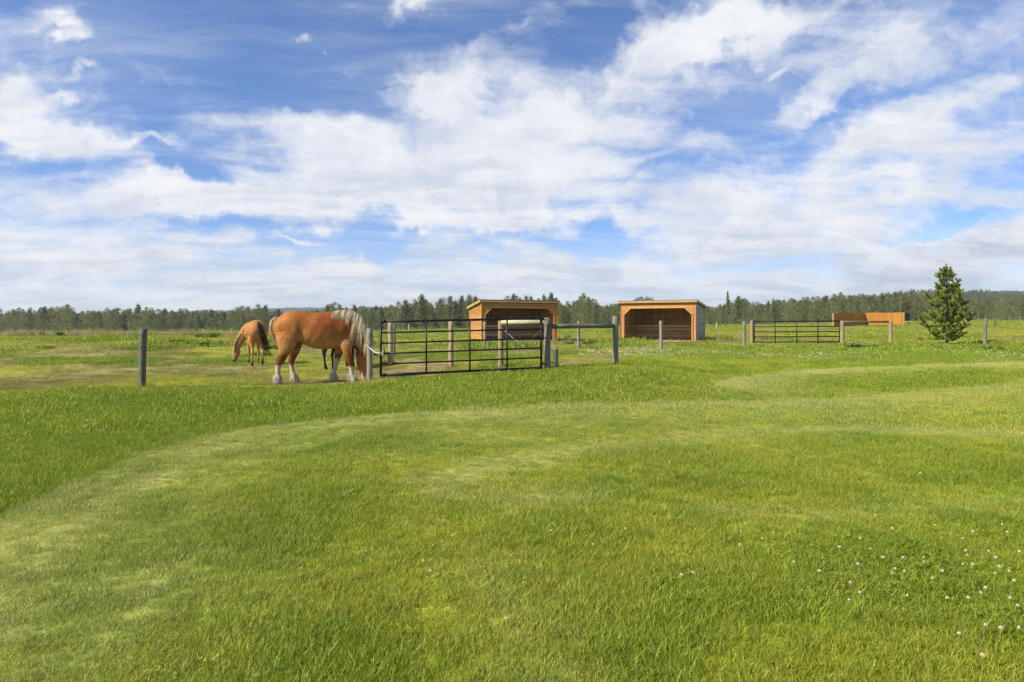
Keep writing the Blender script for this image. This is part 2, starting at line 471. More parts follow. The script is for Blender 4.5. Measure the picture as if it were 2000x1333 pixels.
# ------------------------------------------------------------------ ground material
def ground_mat():
    m, t, b = new_mat("ground_turf", 0.95, 0.1)
    at = t.node('ShaderNodeAttribute', attribute_name='col')
    geo = t.node('ShaderNodeNewGeometry')
    pos = geo.outputs['Position']
    n1 = t.noise(pos, 9.0, 5, 0.65)
    n2 = t.noise(pos, 2.2, 6, 0.7)
    f = t.ss(n1, 0.3, 0.7, 0.78, 1.14, 'LINEAR')
    f2 = t.ss(n2, 0.3, 0.7, 0.90, 1.10, 'LINEAR')
    c = t.vmath('SCALE', at.outputs['Color'], t.math('MULTIPLY', f, f2))
    t.l.new(c, b.inputs['Base Color'])
    bump(t, b, t.noise(pos, 22, 4, 0.7), 0.6, 0.03)
    return m
M_ground = ground_mat()

# ------------------------------------------------------------------ ground: one sheet
angs = np.concatenate([np.linspace(-math.pi, -1.15, 40, endpoint=False), np.linspace(-1.15, -.78, 30, endpoint=False),
                       np.linspace(-.78, .78, 420), np.linspace(.78, 1.15, 31)[1:], np.linspace(1.15, math.pi, 40, endpoint=False)[1:]])
rads = np.concatenate([[0.15, 0.4, 0.8, 1.3, 1.8], np.exp(np.linspace(math.log(2.2), math.log(330), 400)), np.exp(np.linspace(math.log(345), math.log(2600), 34))])
A_, R_ = np.meshgrid(angs, rads)
gx, gy = (np.sin(A_) * R_).ravel(), (np.cos(A_) * R_).ravel()
gzv = ground(gx, gy)
na, nr = len(angs), len(rads)
ii = np.arange(nr - 1)[:, None] * na; jj = np.arange(na)[None]; j2 = (jj + 1) % na
Fg = np.stack([ii + jj, ii + j2, ii + na + j2, ii + na + jj], -1).reshape(-1, 4)[:, ::-1]
me = quick_mesh("ground", np.stack([gx, gy, gzv], 1), Fg, M_ground, True)
gc, gh, gp, gcl, gpa = cover(gx, gy)
set_col(me, gc * (0.80 - .10 * np.clip(gpa, 0, 1))[:, None])
ground_o = link("ground", me); tag(ground_o, kind='structure')
# ------------------------------------------------------------------ grass
def blade_mat(name, trans=0.35):
    m = bpy.data.materials.new(name); m.use_nodes = True
    t = NT(m.node_tree); t.n.clear()
    out = t.node('ShaderNodeOutputMaterial')
    ai = t.node('ShaderNodeAttribute', attribute_name='icol', attribute_type='INSTANCER')
    av = t.node('ShaderNodeAttribute', attribute_name='var')
    c = t.mix(1.0, ai.outputs['Color'], av.outputs['Color'], 'MULTIPLY')
    d = t.node('ShaderNodeBsdfDiffuse'); t.put(d, 'Color', c)
    tr = t.node('ShaderNodeBsdfTranslucent'); t.put(tr, 'Color', c)
    gl = t.node('ShaderNodeBsdfGlossy'); gl.inputs['Roughness'].default_value = 0.5; gl.inputs['Color'].default_value = (.7, .75, .65, 1)
    ms = t.node('ShaderNodeMixShader'); ms.inputs[0].default_value = trans
    t.l.new(d.outputs[0], ms.inputs[1]); t.l.new(tr.outputs[0], ms.inputs[2])
    m2 = t.node('ShaderNodeMixShader'); m2.inputs[0].default_value = 0.035
    t.l.new(ms.outputs[0], m2.inputs[1]); t.l.new(gl.outputs[0], m2.inputs[2])
    t.l.new(m2.outputs[0], out.inputs[0])
    return m
M_blade = blade_mat("grass_blade", 0.4)

def clump(nb, radius, h0, h1, width, lean, rg, straw=0.06):
    V, Fc, C = [], [], []
    for i in range(nb):
        a, r = rg.uniform(0, 6.283), radius * math.sqrt(rg.uniform())
        bx, by = r * math.cos(a), r * math.sin(a)
        h = rg.uniform(h0, h1); ld = rg.uniform(0, 6.283); l = rg.uniform(.1, 1) * lean * h
        fx, fy = math.cos(ld), math.sin(ld)
        sa = rg.uniform(0, 6.283); sx, sy = math.cos(sa) * width / 2, math.sin(sa) * width / 2
        b = len(V)
        for t, wf in ((0, 1), (.45, .9), (.8, .55)):
            cx, cy, cz = bx + fx * l * t * t, by + fy * l * t * t, h * t * (1 - .12 * t)
            V += [(cx - sx * wf, cy - sy * wf, cz), (cx + sx * wf, cy + sy * wf, cz)]
        V.append((bx + fx * l, by + fy * l, h * .86))
        Fc += [(b, b + 1, b + 3), (b, b + 3, b + 2), (b + 2, b + 3, b + 5), (b + 2, b + 5, b + 4), (b + 4, b + 5, b + 6)]
        k = rg.uniform(.7, 1.25)
        c = np.array([k * rg.uniform(.88, 1.12), k, k * rg.uniform(.8, 1.2)])
        if rg.uniform() < straw: c = np.array([2.0, 1.45, 2.4]) * rg.uniform(.7, 1.1)
        C += [c] * 7
    return np.array(V), np.array(Fc), np.array(C)
def leaf_clump(nb, radius, h, size, rg):
    """clover: three leaflets on short stems"""
    V, Fc, C = [], [], []
    for i in range(nb):
        a, r = rg.uniform(0, 6.283), radius * math.sqrt(rg.uniform())
        cx, cy, cz = r * math.cos(a), r * math.sin(a), h * rg.uniform(.5, 1)
        k = rg.uniform(.75, 1.2); tx, ty = rg.normal(0, .3, 2); a0 = rg.uniform(0, 6.283)
        for j in range(3):
            an = a0 + j * 2.094; s = size * rg.uniform(.8, 1.1)
            b = len(V)
            for (u, w) in ((.08, 0), (.6, -.42), (1.0, -.18), (1.0, .18), (.6, .42)):
                x = (math.cos(an) * u - math.sin(an) * w) * s; y = (math.sin(an) * u + math.cos(an) * w) * s
                V.append((cx + x, cy + y, cz + x * tx + y * ty + .25 * s * u))
            Fc += [(b, b + 1, b + 2), (b, b + 2, b + 3), (b, b + 3, b + 4)]
            C += [np.array([k, k, k])] * 5
    return np.array(V), np.array(Fc), np.array(C)
def proto_coll(name, specs, mat):
    c = bpy.data.collections.new(name)
    for i, (V, Fc, C) in enumerate(specs):
        me = quick_mesh(name + "_clump", V, Fc, mat); set_col(me, C, 'var')
        o = bpy.data.objects.new("%s_%02d" % (name, i), me); c.objects.link(o)
    return c
def scatter(name, pos, rot, scl, idx, icol, coll, label, cat=None):
    me = bpy.data.meshes.new(name)
    me.vertices.add(len(pos)); me.vertices.foreach_set('co', np.asarray(pos, np.float32).ravel())
    for nm, ty, key, arr in (('rot', 'FLOAT_VECTOR', 'vector', rot), ('scl', 'FLOAT', 'value', scl), ('idx', 'INT', 'value', idx), ('icol', 'FLOAT_VECTOR', 'vector', icol)):
        a = me.attributes.new(nm, ty, 'POINT'); a.data.foreach_set(key, np.asarray(arr, np.int32 if ty == 'INT' else np.float32).ravel())
    o = link(name, me)
    ng = bpy.data.node_groups.new(name + "_nodes", 'GeometryNodeTree')
    ng.interface.new_socket('Geometry', in_out='INPUT', socket_type='NodeSocketGeometry')
    ng.interface.new_socket('Geometry', in_out='OUTPUT', socket_type='NodeSocketGeometry')
    N = ng.nodes; L = ng.links
    gi, go = N.new('NodeGroupInput'), N.new('NodeGroupOutput')
    ip = N.new('GeometryNodeInstanceOnPoints'); ci = N.new('GeometryNodeCollectionInfo')
    ci.inputs['Collection'].default_value = coll; ci.inputs['Separate Children'].default_value = True; ci.inputs['Reset Children'].default_value = True
    ip.inputs['Pick Instance'].default_value = True
    def na_(nm, ty):
        q = N.new('GeometryNodeInputNamedAttribute'); q.data_type = ty; q.inputs['Name'].default_value = nm
        return q.outputs['Attribute']
    L.new(gi.outputs[0], ip.inputs['Points']); L.new(ci.outputs[0], ip.inputs['Instance'])
    L.new(na_('idx', 'INT'), ip.inputs['Instance Index']); L.new(na_('rot', 'FLOAT_VECTOR'), ip.inputs['Rotation']); L.new(na_('scl', 'FLOAT'), ip.inputs['Scale'])
    L.new(ip.outputs[0], go.inputs[0])
    md = o.modifiers.new("scatter", 'NODES'); md.node_group = ng
    tag(o, label, cat, kind='stuff')
    return o

rg = np.random.default_rng(3)
lawn_c = proto_coll("lawn", [clump(90, .085, .020, .044, .0028, .9, rg) for _ in range(4)]
    + [clump(80, .085, .032, .074, .0029, .8, rg) for _ in range(4)]
    + [leaf_clump(16, .09, .045, .011, rg) for _ in range(2)]
    + [clump(90, .17, .020, .048, .0042, .9, rg) for _ in range(4)]           # wider, for the middle distance
    + [clump(70, .45, .04, .10, .018, .8, rg) for _ in range(4)], M_blade)  # coarse, far off
def annulus(r0, r1, dens, amax=0.80):
    area = amax * (r1 * r1 - r0 * r0)
    k = int(area * dens)
    r = np.sqrt(rng.uniform(r0 * r0, r1 * r1, k)); a = rng.uniform(-amax, amax, k)
    return np.sin(a) * r, np.cos(a) * r
GX, GY, GI, GS = [], [], [], []
for (r0, r1, dens, tier) in ((1.9, 4.5, 380, 0), (4.5, 7, 300, 0), (7, 11, 210, 0), (11, 14.5, 125, 1), (14.5, 22, 80, 1), (22, 34, 30, 1), (34, 60, 4.5, 2), (60, 110, 1.8, 2), (110, 230, .35, 3)):
    x, y = annulus(r0, r1, dens)
    GX.append(x); GY.append(y); GI.append(np.full(len(x), tier))
    GS.append(np.full(len(x), {0: 1.0, 1: 1.15, 2: 1.1, 3: 1.9}[tier]))
GX, GY, GI, GS = map(np.concatenate, (GX, GY, GI, GS))
keep_ = np.ones(len(GX), bool)
for (fl, fr) in (((941, 45.0), (1087, 46.8)), ((1213, 48.2), (1358, 45.8))):     # bare floors of the shelters
    a_, b_ = np.array([(fl[0] - 1000) / F * fl[1], fl[1]]), np.array([(fr[0] - 1000) / F * fr[1], fr[1]])
    u_ = (b_ - a_) / np.hypot(*(b_ - a_)); w_ = np.array([-u_[1], u_[0]])
    s_ = (GX - a_[0]) * u_[0] + (GY - a_[1]) * u_[1]; q_ = (GX - a_[0]) * w_[0] + (GY - a_[1]) * w_[1]
    keep_ &= ~((s_ > -.1) & (s_ < np.hypot(*(b_ - a_)) + .1) & (q_ > -.5) & (q_ < 3.2))
GX, GY, GI, GS = GX[keep_], GY[keep_], GI[keep_], GS[keep_]
c_, h_, p_, cl_, pa_ = cover(GX, GY)
k = len(GX)
u = rng.uniform(size=k)
near = GI == 0
idx = np.where(near, rng.integers(0, 4, k), np.where(GI == 1, rng.integers(10, 14, k), rng.integers(14, 18, k)))
longm = near & (h_ > 1.05 + .35 * (u - .5))
idx = np.where(longm, rng.integers(4, 8, k), idx)
idx = np.where(near & (rng.uniform(size=k) < cl_ * .6 + .02), rng.integers(8, 10, k), idx)
sc = GS * np.clip(h_, .45, 2.2) * rng.uniform(.8, 1.25, k)
sc = np.where(longm, GS * rng.uniform(.75, 1.2, k) * np.clip(h_ / 1.25, .7, 1.5), sc)
lk = rng.uniform(.82, 1.18, k)[:, None]
ic = c_ * lk * np.stack([rng.uniform(.9, 1.1, k), np.ones(k), rng.uniform(.8, 1.25, k)], 1)
rot_ = np.stack([rng.normal(0, .12, k), rng.normal(0, .12, k), rng.uniform(0, 6.283, k)], 1)
posn = np.stack([GX, GY, ground(GX, GY) - .004], 1)
for nm, sel, lb in (("lawn_grass", p_ < .5, "mown green lawn grass covering the foreground"), ("pasture_grass", p_ >= .5, "rough grazed grass covering the pasture behind the fence")):
    scatter(nm, posn[sel], rot_[sel], sc[sel], idx[sel], ic[sel], lawn_c, lb, "grass")
print("grass points", k)
# ------------------------------------------------------------------ object materials
def wood_mat(name, c1, c2, scale=(9, 9, 1.2), rough=0.8, bs=0.5):
    m, t, b = new_mat(name, rough, 0.25)
    tcn = t.node('ShaderNodeTexCoord'); mp = t.node('ShaderNodeMapping'); t.l.new(tcn.outputs['Object'], mp.inputs[0]); mp.inputs['Scale'].default_value = scale
    oi = t.node('ShaderNodeObjectInfo')
    v = t.vmath('ADD', mp.outputs[0], t.comb(t.math('MULTIPLY', oi.outputs['Random'], 37.0), 0.0, t.math('MULTIPLY', oi.outputs['Random'], 11.0)))
    n1 = t.noise(v, 3.0, 6, 0.65, 0.4); n2 = t.noise(v, 0.7, 3, 0.5)
    f = t.math('ADD', t.math('MULTIPLY', n1, 0.65), t.math('MULTIPLY', n2, 0.45))
    f = t.ss(f, 0.36, 0.72)
    c = t.mix(f, (*c1, 1), (*c2, 1))
    hs = t.node('ShaderNodeHueSaturation'); t.put(hs, 'Color', c); t.put(hs, 'Value', t.ss(oi.outputs['Random'], 0, 1, 0.85, 1.15, 'LINEAR'))
    t.l.new(hs.outputs[0], b.inputs['Base Color'])
    bump(t, b, n1, bs, 0.01)
    return m
M_grey = wood_mat("weathered_grey_wood", (.13, .12, .085), (.30, .28, .21))
M_dark = wood_mat("weathered_dark_wood", (.045, .05, .035), (.16, .16, .12))
M_tan = wood_mat("tan_post_wood", (.23, .17, .095), (.38, .285, .17))
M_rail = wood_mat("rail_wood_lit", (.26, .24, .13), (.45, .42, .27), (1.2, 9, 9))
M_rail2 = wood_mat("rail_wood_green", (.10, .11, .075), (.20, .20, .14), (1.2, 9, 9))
M_cedar = wood_mat("fresh_cedar", (.33, .148, .04), (.52, .26, .075), (1.0, 1.0, 7), 0.65, 0.25)
M_cedarv = wood_mat("cedar_post", (.42, .19, .055), (.60, .29, .10), (7, 7, 1.0), 0.65, 0.25)
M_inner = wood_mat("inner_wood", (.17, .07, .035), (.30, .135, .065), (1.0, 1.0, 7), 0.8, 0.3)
M_kick = wood_mat("kick_board_wood", (.42, .22, .115), (.60, .34, .19), (1.0, 1.0, 7), 0.8, 0.3)
M_stud = wood_mat("stud_wood", (.36, .20, .09), (.52, .31, .16), (7, 7, 1.0), 0.8, 0.3)
M_ply = wood_mat("grey_board", (.30, .28, .25), (.46, .44, .40), (1.2, 1.2, 3), 0.85, 0.3)
M_trim = wood_mat("roof_trim", (.34, .21, .09), (.50, .33, .16), (1, 1, 6), 0.7, 0.2)
M_rooft = wood_mat("roof_cover", (.12, .09, .06), (.22, .18, .12), (2, 2, 2), 0.7, 0.3)
M_pick = wood_mat("picket_cedar", (.27, .115, .018), (.45, .205, .032), (6, 6, 1), 0.7, 0.2)
def flat_mat(name, c, rough=0.5, metal=0.0, spec=0.4, var=0.12, sc=12):
    m, t, b = new_mat(name, rough, spec)
    tcn = t.node('ShaderNodeTexCoord')
    n = t.noise(tcn.outputs['Object'], sc, 5, 0.6)
    cc = t.vmath('SCALE', (c[0], c[1], c[2]), t.ss(n, 0.25, 0.75, 1 - var, 1 + var, 'LINEAR'))
    t.l.new(cc, b.inputs['Base Color']); b.inputs['Metallic'].default_value = metal
    return m
M_dirt = flat_mat("dirt_floor", (.24, .17, .11), .95, 0, .1, .3, 4)
M_black = flat_mat("black_painted_steel", (.007, .008, .009), 0.45, 0.0, 0.3, .3)
M_wire = flat_mat("galvanised_wire", (.22, .21, .20), 0.5, 0.6)
M_wdark = flat_mat("rusty_wire", (.09, .07, .055), 0.7, 0.3)
M_chain = flat_mat("pale_chain", (.75, .75, .72), 0.35, 0.3)

# ------------------------------------------------------------------ fences
SUNL = Vector((-1, 0, 0))
BASES = []
def post_geo(px, pytop, d, rad, lean=0.0, mat=None, parent=None, dirt=True):
    """round post from below ground to the height seen; returns top point"""
    b = onground(px, d); BASES.append(b)
    top = P(px, pytop, d)
    m = MB()
    lx = lean * (top.z - b.z)
    h = top.z - b.z
    pts = [(b.x, b.y, b.z - .25)] + [(b.x + lx * t + .006 * math.sin(9 * t + px), b.y, b.z + h * t) for t in (0, .3, .6, .9)] + [(b.x + lx, b.y, top.z - .012), (b.x + lx, b.y, top.z)]
    rr = [rad * 1.06, rad * 1.05, rad * 1.01, rad * .99, rad, rad * .98, rad * .86]
    m.tube(pts, rr, 14)
    o = m.build("post", mat or M_grey, parent, smooth=False)
    for p in o.data.polygons: p.use_smooth = len(p.vertices) == 4
    return Vector((b.x + lx, b.y, top.z)), b
def wire(name, pts, parent, mat=M_wire, r=.0035, sag=.02):
    m = MB(); full = []
    for i in range(len(pts) - 1):
        a, c = Vector(pts[i]), Vector(pts[i + 1])
        for k in range(6):
            t = k / 6; q = a.lerp(c, t); q.z -= sag * 4 * t * (1 - t); full.append(q)
    full.append(Vector(pts[-1]))
    m.tube(full, r, 5)
    return m.build(name, mat, parent)

# wire fence in front of the grazing horses
wf = empty("wire_fence", onground(277, 15.3)); tag(wf, "wire fence in front of the large sorrel horse, two weathered grey posts", "fence")
tA, bA = post_geo(277, 643, 15.3, .078, .028, M_dark, wf)
tB, bB = post_geo(722, 642, 16.8, .072, 0.0, M_grey, wf)
tO, bO = post_geo(-260, 650, 14.4, .075, 0.0, M_grey, wf)
for (ya, yb, yo, mt, r) in ((653, 652, 655, M_wdark, .0036), (676, 673, 680, M_wire, .0028), (757, 744, 760, M_wdark, .0036)):
    wire("wire", [P(-260, yo, 14.4 - .08), P(277, ya, 15.3 - .08), P(722, yb, 16.8 - .08)], wf, mt, r, .015)

# gate braces next to the steel gate
bf = empty("rail_fence", onground(1069, 17.75)); tag(bf, "braced wooden fence at the hinge end of the large black gate, with two round rails", "fence")
t1, b1 = post_geo(1069, 621, 17.75, .085, 0.0, M_grey, bf)
t2, b2 = post_geo(1202, 618, 19.0, .083, 0.0, M_grey, bf)
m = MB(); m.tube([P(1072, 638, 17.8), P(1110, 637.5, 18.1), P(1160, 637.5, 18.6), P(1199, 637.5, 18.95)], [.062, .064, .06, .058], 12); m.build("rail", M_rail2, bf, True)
wire("brace_wire", [P(1078, 640, 17.8), P(1199, 699, 18.9)], bf, M_wdark, .006, 0)
wire("brace_wire", [P(1076, 700, 17.8), P(1199, 645, 18.9)], bf, M_wire, .003, 0)
t3, b3 = post_geo(978, 627, 18.6, .072, 0.0, M_tan, bf)
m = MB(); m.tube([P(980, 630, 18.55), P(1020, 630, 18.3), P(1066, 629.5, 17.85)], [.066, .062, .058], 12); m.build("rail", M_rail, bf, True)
wire("brace_wire", [P(982, 643, 18.5), P(1012, 670, 18.2), P(1040, 692, 18.0)], bf, M_wire, .009, 0)
wire("brace_wire", [P(1054, 646, 17.9), P(1030, 672, 18.1)], bf, M_wire, .006, 0)
for k in range(3):
    zc = b1.z + .35 + k * .42
    m = MB(); m.tube([Vector((t1.x + .09 * math.cos(a), t1.y + .09 * math.sin(a), zc + .01 * math.sin(a))) for a in np.linspace(0, 6.28, 13)], .004, 4, False); m.build("wire_tie", M_wdark, bf)

lf = empty("lane_fence", onground(881, 19.9)); tag(lf, "line of tan posts with thin wires behind the large black gate", "fence")
t4, b4 = post_geo(881, 628, 19.9, .072, 0.0, M_tan, lf)
t5, b5 = post_geo(763, 630, 22.5, .085, 0.0, M_tan, lf)
t6, b6 = post_geo(769, 632, 25.0, .07, 0.0, M_grey, lf)
for dz in (.3, .62, .95, 1.2):
    wire("wire", [b3 + Vector((0, 0, dz)), b4 + Vector((0, 0, dz)), b5 + Vector((0, 0, dz)), b6 + Vector((0, 0, dz))], lf, M_wire, .003, .01)

st = empty("stub_post", onground(1085, 18.1)); tag(st, "short dark stub post with a pale cut top right of the gate hinge post", "post")
b = onground(1085, 18.1); zt = P(0, 682, 18.1).z
m = MB(); m.tube([(b.x, b.y, b.z - .2), (b.x, b.y, b.z + .05), (b.x - .005, b.y, zt)], [.075, .072, .07], 12); m.build("post", M_dark, st)
m = MB(); m.tube([(b.x - .005, b.y, zt + .001), (b.x - .005, b.y, zt + .016)], [.067, .064], 12); m.build("cut_top", M_rail, st)
m = MB(); m.tube([P(1058, 709, 17.8), P(1083, 709, 18.0)], .016, 8); m.build("bolt", M_black, st)

# back fence across the pasture
rf = empty("back_fence", onground(1291, 34)); tag(rf, "distant post and wire fence running across the pasture in front of the open shelters", "fence")
bp = []
for (px, yt, d, rd, mt) in ((947, 630, 36, .08, M_grey), (1130, 628, 34, .078, M_grey), (1291, 627, 34, .085, M_grey), (1453, 628, 36, .085, M_grey)):
    bp.append(post_geo(px, yt, d, rd, .01 if px == 1453 else 0, mt, rf)[1])
for dz in (.35, .75, 1.15):
    wire("wire", [q + Vector((0, -.08, dz)) for q in bp], rf, M_wire, .003, .02)
g2 = empty("gate_fence", onground(1644, 38)); tag(g2, "wooden gate posts and top rail right of the distant black gate", "fence")
_, q0 = post_geo(1468, 627, 40, .10, .01, M_tan, g2)
_, q1 = post_geo(1645, 627, 38.2, .115, 0, M_tan, g2)
_, q2 = post_geo(1739, 627, 38, .10, 0, M_tan, g2)
m = MB(); m.tube([P(1646, 629, 38.2), P(1690, 629, 38.1), P(1738, 629, 38)], .055, 10); m.build("rail", M_dark, g2, True)
e1 = empty("line_post", onground(1923, 34)); tag(e1, "pale grey fence post standing right of the young pine", "post")
post_geo(1923, 623, 34, .085, .02, M_grey, e1)
e1 = empty("line_post", onground(1943, 85)); tag(e1, "tiny far post in the grass near the right end of the tree line", "post")
post_geo(1943, 624, 85, .09, .0, M_dark, e1)
for i, (px, yt, yb, lb) in enumerate(((453, 641, 656, "white far fence post standing left of the bay horse"), (799, 634, 650, "pale far post between the tree trunks behind the left end of the black gate"),
                             (1400, 631, 640, "pale far post at the forest edge right of the grey walled shelter"))):
    e1 = empty("far_post", onground(px, 88)); tag(e1, lb, "post")
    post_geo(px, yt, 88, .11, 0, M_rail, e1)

# ------------------------------------------------------------------ steel gates
def gate(label, A, B, zb0, zt0, zb1, zt1, rails, ups, r_main, r_mid, legs=0.0):
    """A, B: ground points of both ends (x, y); z of lower and upper edges at both ends"""
    root = empty("steel_gate", Vector((A.x, A.y, zb0))); tag(root, label, "gate")
    def pt(t, s):
        return Vector((A.x + (B.x - A.x) * t, A.y + (B.y - A.y) * t, (zb0 + (zb1 - zb0) * t) * (1 - s) + (zt0 + (zt1 - zt0) * t) * s))
    for i, s in enumerate(rails):
        m = MB(); r = r_main if i in (0, len(rails) - 1) else r_mid
        m.tube([pt(0, s), pt(.33, s), pt(.66, s), pt(1, s)], r, 10); m.build("rail", M_black, root, True)
    dirn = (pt(1, 0) - pt(0, 0)).normalized()
    for t in (0, 1):
        m = MB(); ext = .03
        m.tube([pt(t, 0) - Vector((0, 0, ext)), pt(t, 1) + Vector((0, 0, ext))], r_main, 10); m.build("end_tube", M_black, root, True)
        for s in (rails[0], rails[-1]):
            m = MB(); sg = 1 if t == 0 else -1
            m.tube([pt(t, s) + dirn * sg * .02, pt(t, s) + dirn * sg * .12], r_main * 1.25, 10); m.build("collar", M_black, root, True)
    n = Vector((dirn.y, -dirn.x, 0)).normalized() * (r_mid * 1.2)
    for t in ups:
        m = MB(); a, c = pt(t, 0) + n, pt(t, 1) + n
        a.z -= legs
        m.tube([a, c], r_mid * .95, 8); m.build("upright", M_black, root, True)
    return root, pt
A, B = P(744, 0, 15.9), P(1057, 0, 17.55)
z = lambda py, d: H - (py - 640) / F * d
gt, pt = gate("large black tubular steel gate chained shut beside the grazing sorrel horse", A, B, z(733, 15.9), z(628.5, 15.9), z(718.5, 17.55), z(622.5, 17.55),
              [0, .205, .40, .595, .79, 1], [.262, .528, .768], .029, .021)
for s, dzz in ((.97, 0), (.60, 0), (.07, 0)):
    q = pt(1, s); m = MB(); m.tube([q, q + Vector((.14, .02, 0))], .016, 8)
    m.tube([q + Vector((0, -.0, -.05)), q + Vector((0, 0, .05))], .036, 10); m.build("hinge", M_black, gt)
q = pt(0, .40); m = MB(); m.box(q + Vector((.055, -.02, .045)), (.07, .05, .13)); m.tube([q + Vector((.02, -.05, .1)), q + Vector((.09, -.05, .14))], .014, 6); m.build("latch", M_black, gt)
ch = empty("chain", P(740, 690, 15.9)); tag(ch, "pale chain tying the large black gate to the grey fence post", "chain")
cp = [P(716, 674, 16.72), P(721, 679, 16.70), P(727, 684, 16.6), P(733, 689, 16.3), P(739, 690, 16.0), P(746, 690, 15.86), P(749, 684, 15.84), P(747, 694, 15.84), P(742, 688, 15.82)]
for i in range(len(cp) - 1):
    a, c = cp[i], cp[i + 1]; dd = (c - a); L = dd.length; nlk = max(2, int(L / .05))
    m = MB()
    for k in range(nlk):
        q = a.lerp(c, (k + .5) / nlk); u = dd.normalized(); w = Vector((0, 0, 1)).cross(u).normalized() if abs(u.z) < .9 else Vector((1, 0, 0)); v = u.cross(w)
        sd = w if k % 2 else v
        m.tube([q + u * .03 * math.cos(t) + sd * .013 * math.sin(t) for t in np.linspace(0, 6.283, 9)], .006, 4, False)
    m.build("chain_link", M_chain, ch)
A2, B2 = P(1473, 0, 39.6), P(1640, 0, 38.3)
gate("distant black tubular steel gate with five rails between wooden posts", A2, B2, z(668.5, 39.6), z(628, 39.6), z(668, 38.3), z(627.5, 38.3),
     [0, .25, .49, .74, 1], [.25, .505, .75], .035, .030, .10)

# ------------------------------------------------------------------ run-in shelters
def shelter(label, FL, FR, depth, h_front, h_back, outer_left, outer_right, seed, mats):
    """FL, FR: ground points of the two front corners as seen by the camera"""
    u = (FR - FL); u.z = 0; W = u.length; u.normalize()
    back = Vector((-u.y, u.x, 0))
    if back.y < 0: back = -back
    z0 = min(FL.z, FR.z) - .03
    root = empty("open_shelter", Vector((FL.x, FL.y, z0)), math.atan2(u.y, u.x)); tag(root, label, "shelter")
    # local axes: x along the front, y to the back
    rs = np.random.default_rng(seed)
    def part(name, m, mat): return m.build(name, mat, root, local=True)
    t_ = .09
    # corner posts and door posts
    for x in (.07, W - .07):
        m = MB(); m.box((x, .07, h_front / 2), (.14, .14, h_front)); part("corner_post", m, M_cedarv)
        m = MB(); m.box((x, depth - .07, h_back / 2), (.12, .12, h_back)); part("corner_post", m, M_stud)
    for x, s in ((.20, 1), (W - .20, -1)):
        m = MB(); m.box((x, .05, h_front * .36), (.10, .10, h_front * .72)); part("door_post", m, M_cedarv)
    # front boards: header and the two angled corners, horizontal boards
    open_top = h_front - .36; knee = open_top - .46; kx0, kx1 = .25, .72
    hb = .155; y = h_front - .03
    while y > knee:
        ylo = max(y - hb + .006, knee)
        for seg in ((0, 'L'), (1, 'R')):
            pass
        def xin(zv):   # inner edge of the boarding at height zv
            if zv >= open_top: return None
            return kx0 + (kx1 - kx0) * (zv - knee) / (open_top - knee)
        if ylo >= open_top - .001:
            m = MB(); m.box((W / 2, -.014 + rs.uniform(-.002, .002), (y + ylo) / 2), (W - .16, .022, y - ylo)); part("front_board", m, M_cedar)
        else:
            yt = min(y, open_top)
            a, b_ = xin(yt - 1e-4) , xin(ylo)
            for sgn in (1, -1):
                f = (lambda x: x) if sgn == 1 else (lambda x: W - x)
                m = MB(); m.prism([(f(.08), -.025, ylo), (f(b_), -.025, ylo), (f(a), -.025, yt), (f(.08), -.025, yt)], (0, .022, 0)); part("front_board", m, M_cedar)
            if y > open_top:
                m = MB(); m.box((W / 2, -.014, (y + open_top) / 2), (W - .16, .022, y - open_top)); part("front_board", m, M_cedar)
        y -= hb
    # trim along the opening
    m = MB(); m.box((W / 2, -.05, open_top + .035), (W - 2 * kx1 + .04, .04, .085)); part("opening_trim", m, M_cedarv)
    for sgn in (1, -1):
        f = (lambda x: x) if sgn == 1 else (lambda x: W - x)
        dx_, dz_ = kx1 - kx0, open_top - knee; L = math.hypot(dx_, dz_); nx, nz = -dz_ / L * .085, dx_ / L * .085
        m = MB(); m.prism([(f(kx0), -.072, knee), (f(kx1), -.072, open_top), (f(kx1 + nx), -.072, open_top + nz), (f(kx0 + nx), -.072, knee + nz)], (0, .045, 0)); part("opening_trim", m, M_cedarv)
        m = MB(); m.box((f(kx0 - .045), -.04, knee / 2), (.085, .04, knee)); part("opening_trim", m, M_cedarv)
    # side walls: horizontal boards outside, studs inside
    for x, outer, vis in ((-.012, outer_left, True), (W + .012, outer_right, True)):
        zb = .05
        nb = 0
        while zb < h_front - .1:
            zt_ = zb + .145
            zt_ = min(zt_, h_front)
            dm = depth
            # board clipped by the sloping roof
            def ymax(zv): return depth if zv <= h_back else depth * (h_front - zv) / (h_front - h_back)
            y0, y1 = 0.0, ymax(zb); y1t = ymax(zt_)
            if y1 > .15:
                xx = x + rs.uniform(-.003, .003)
                m = MB(); m.prism([(xx - .011, y0, zb), (xx - .011, y1, zb), (xx - .011, max(y1t, .02), zt_ - .007), (xx - .011, y0, zt_ - .007)], (.022, 0, 0)); part("wall_board", m, outer)
            zb += .152
        for k in range(7):
            yy = .30 + k * (depth - .5) / 6
            hh = h_front - (h_front - h_back) * yy / depth - .06
            xi = x + (.055 if x < 1 else -.055)
            m = MB(); m.box((xi, yy, hh / 2), (.085, .042, hh)); part("stud", m, M_stud)
        # kick boards on the inside
        for k in range(5):
            m = MB(); m.box((x + (.11 if x < 1 else -.11), depth / 2, .15 + k * .235), (.03, depth - .3, .165)); part("kick_board", m, M_kick)
    # back wall
    zb = .05
    while zb < h_back - .05:
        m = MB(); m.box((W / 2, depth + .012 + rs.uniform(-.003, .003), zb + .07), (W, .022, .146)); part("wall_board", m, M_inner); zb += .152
    ns = 8
    for k in range(ns):
        xx = .35 + k * (W - .7) / (ns - 1)
        m = MB(); m.box((xx, depth - .045, h_back / 2), (.045, .085, h_back - .02)); part("stud", m, M_stud)
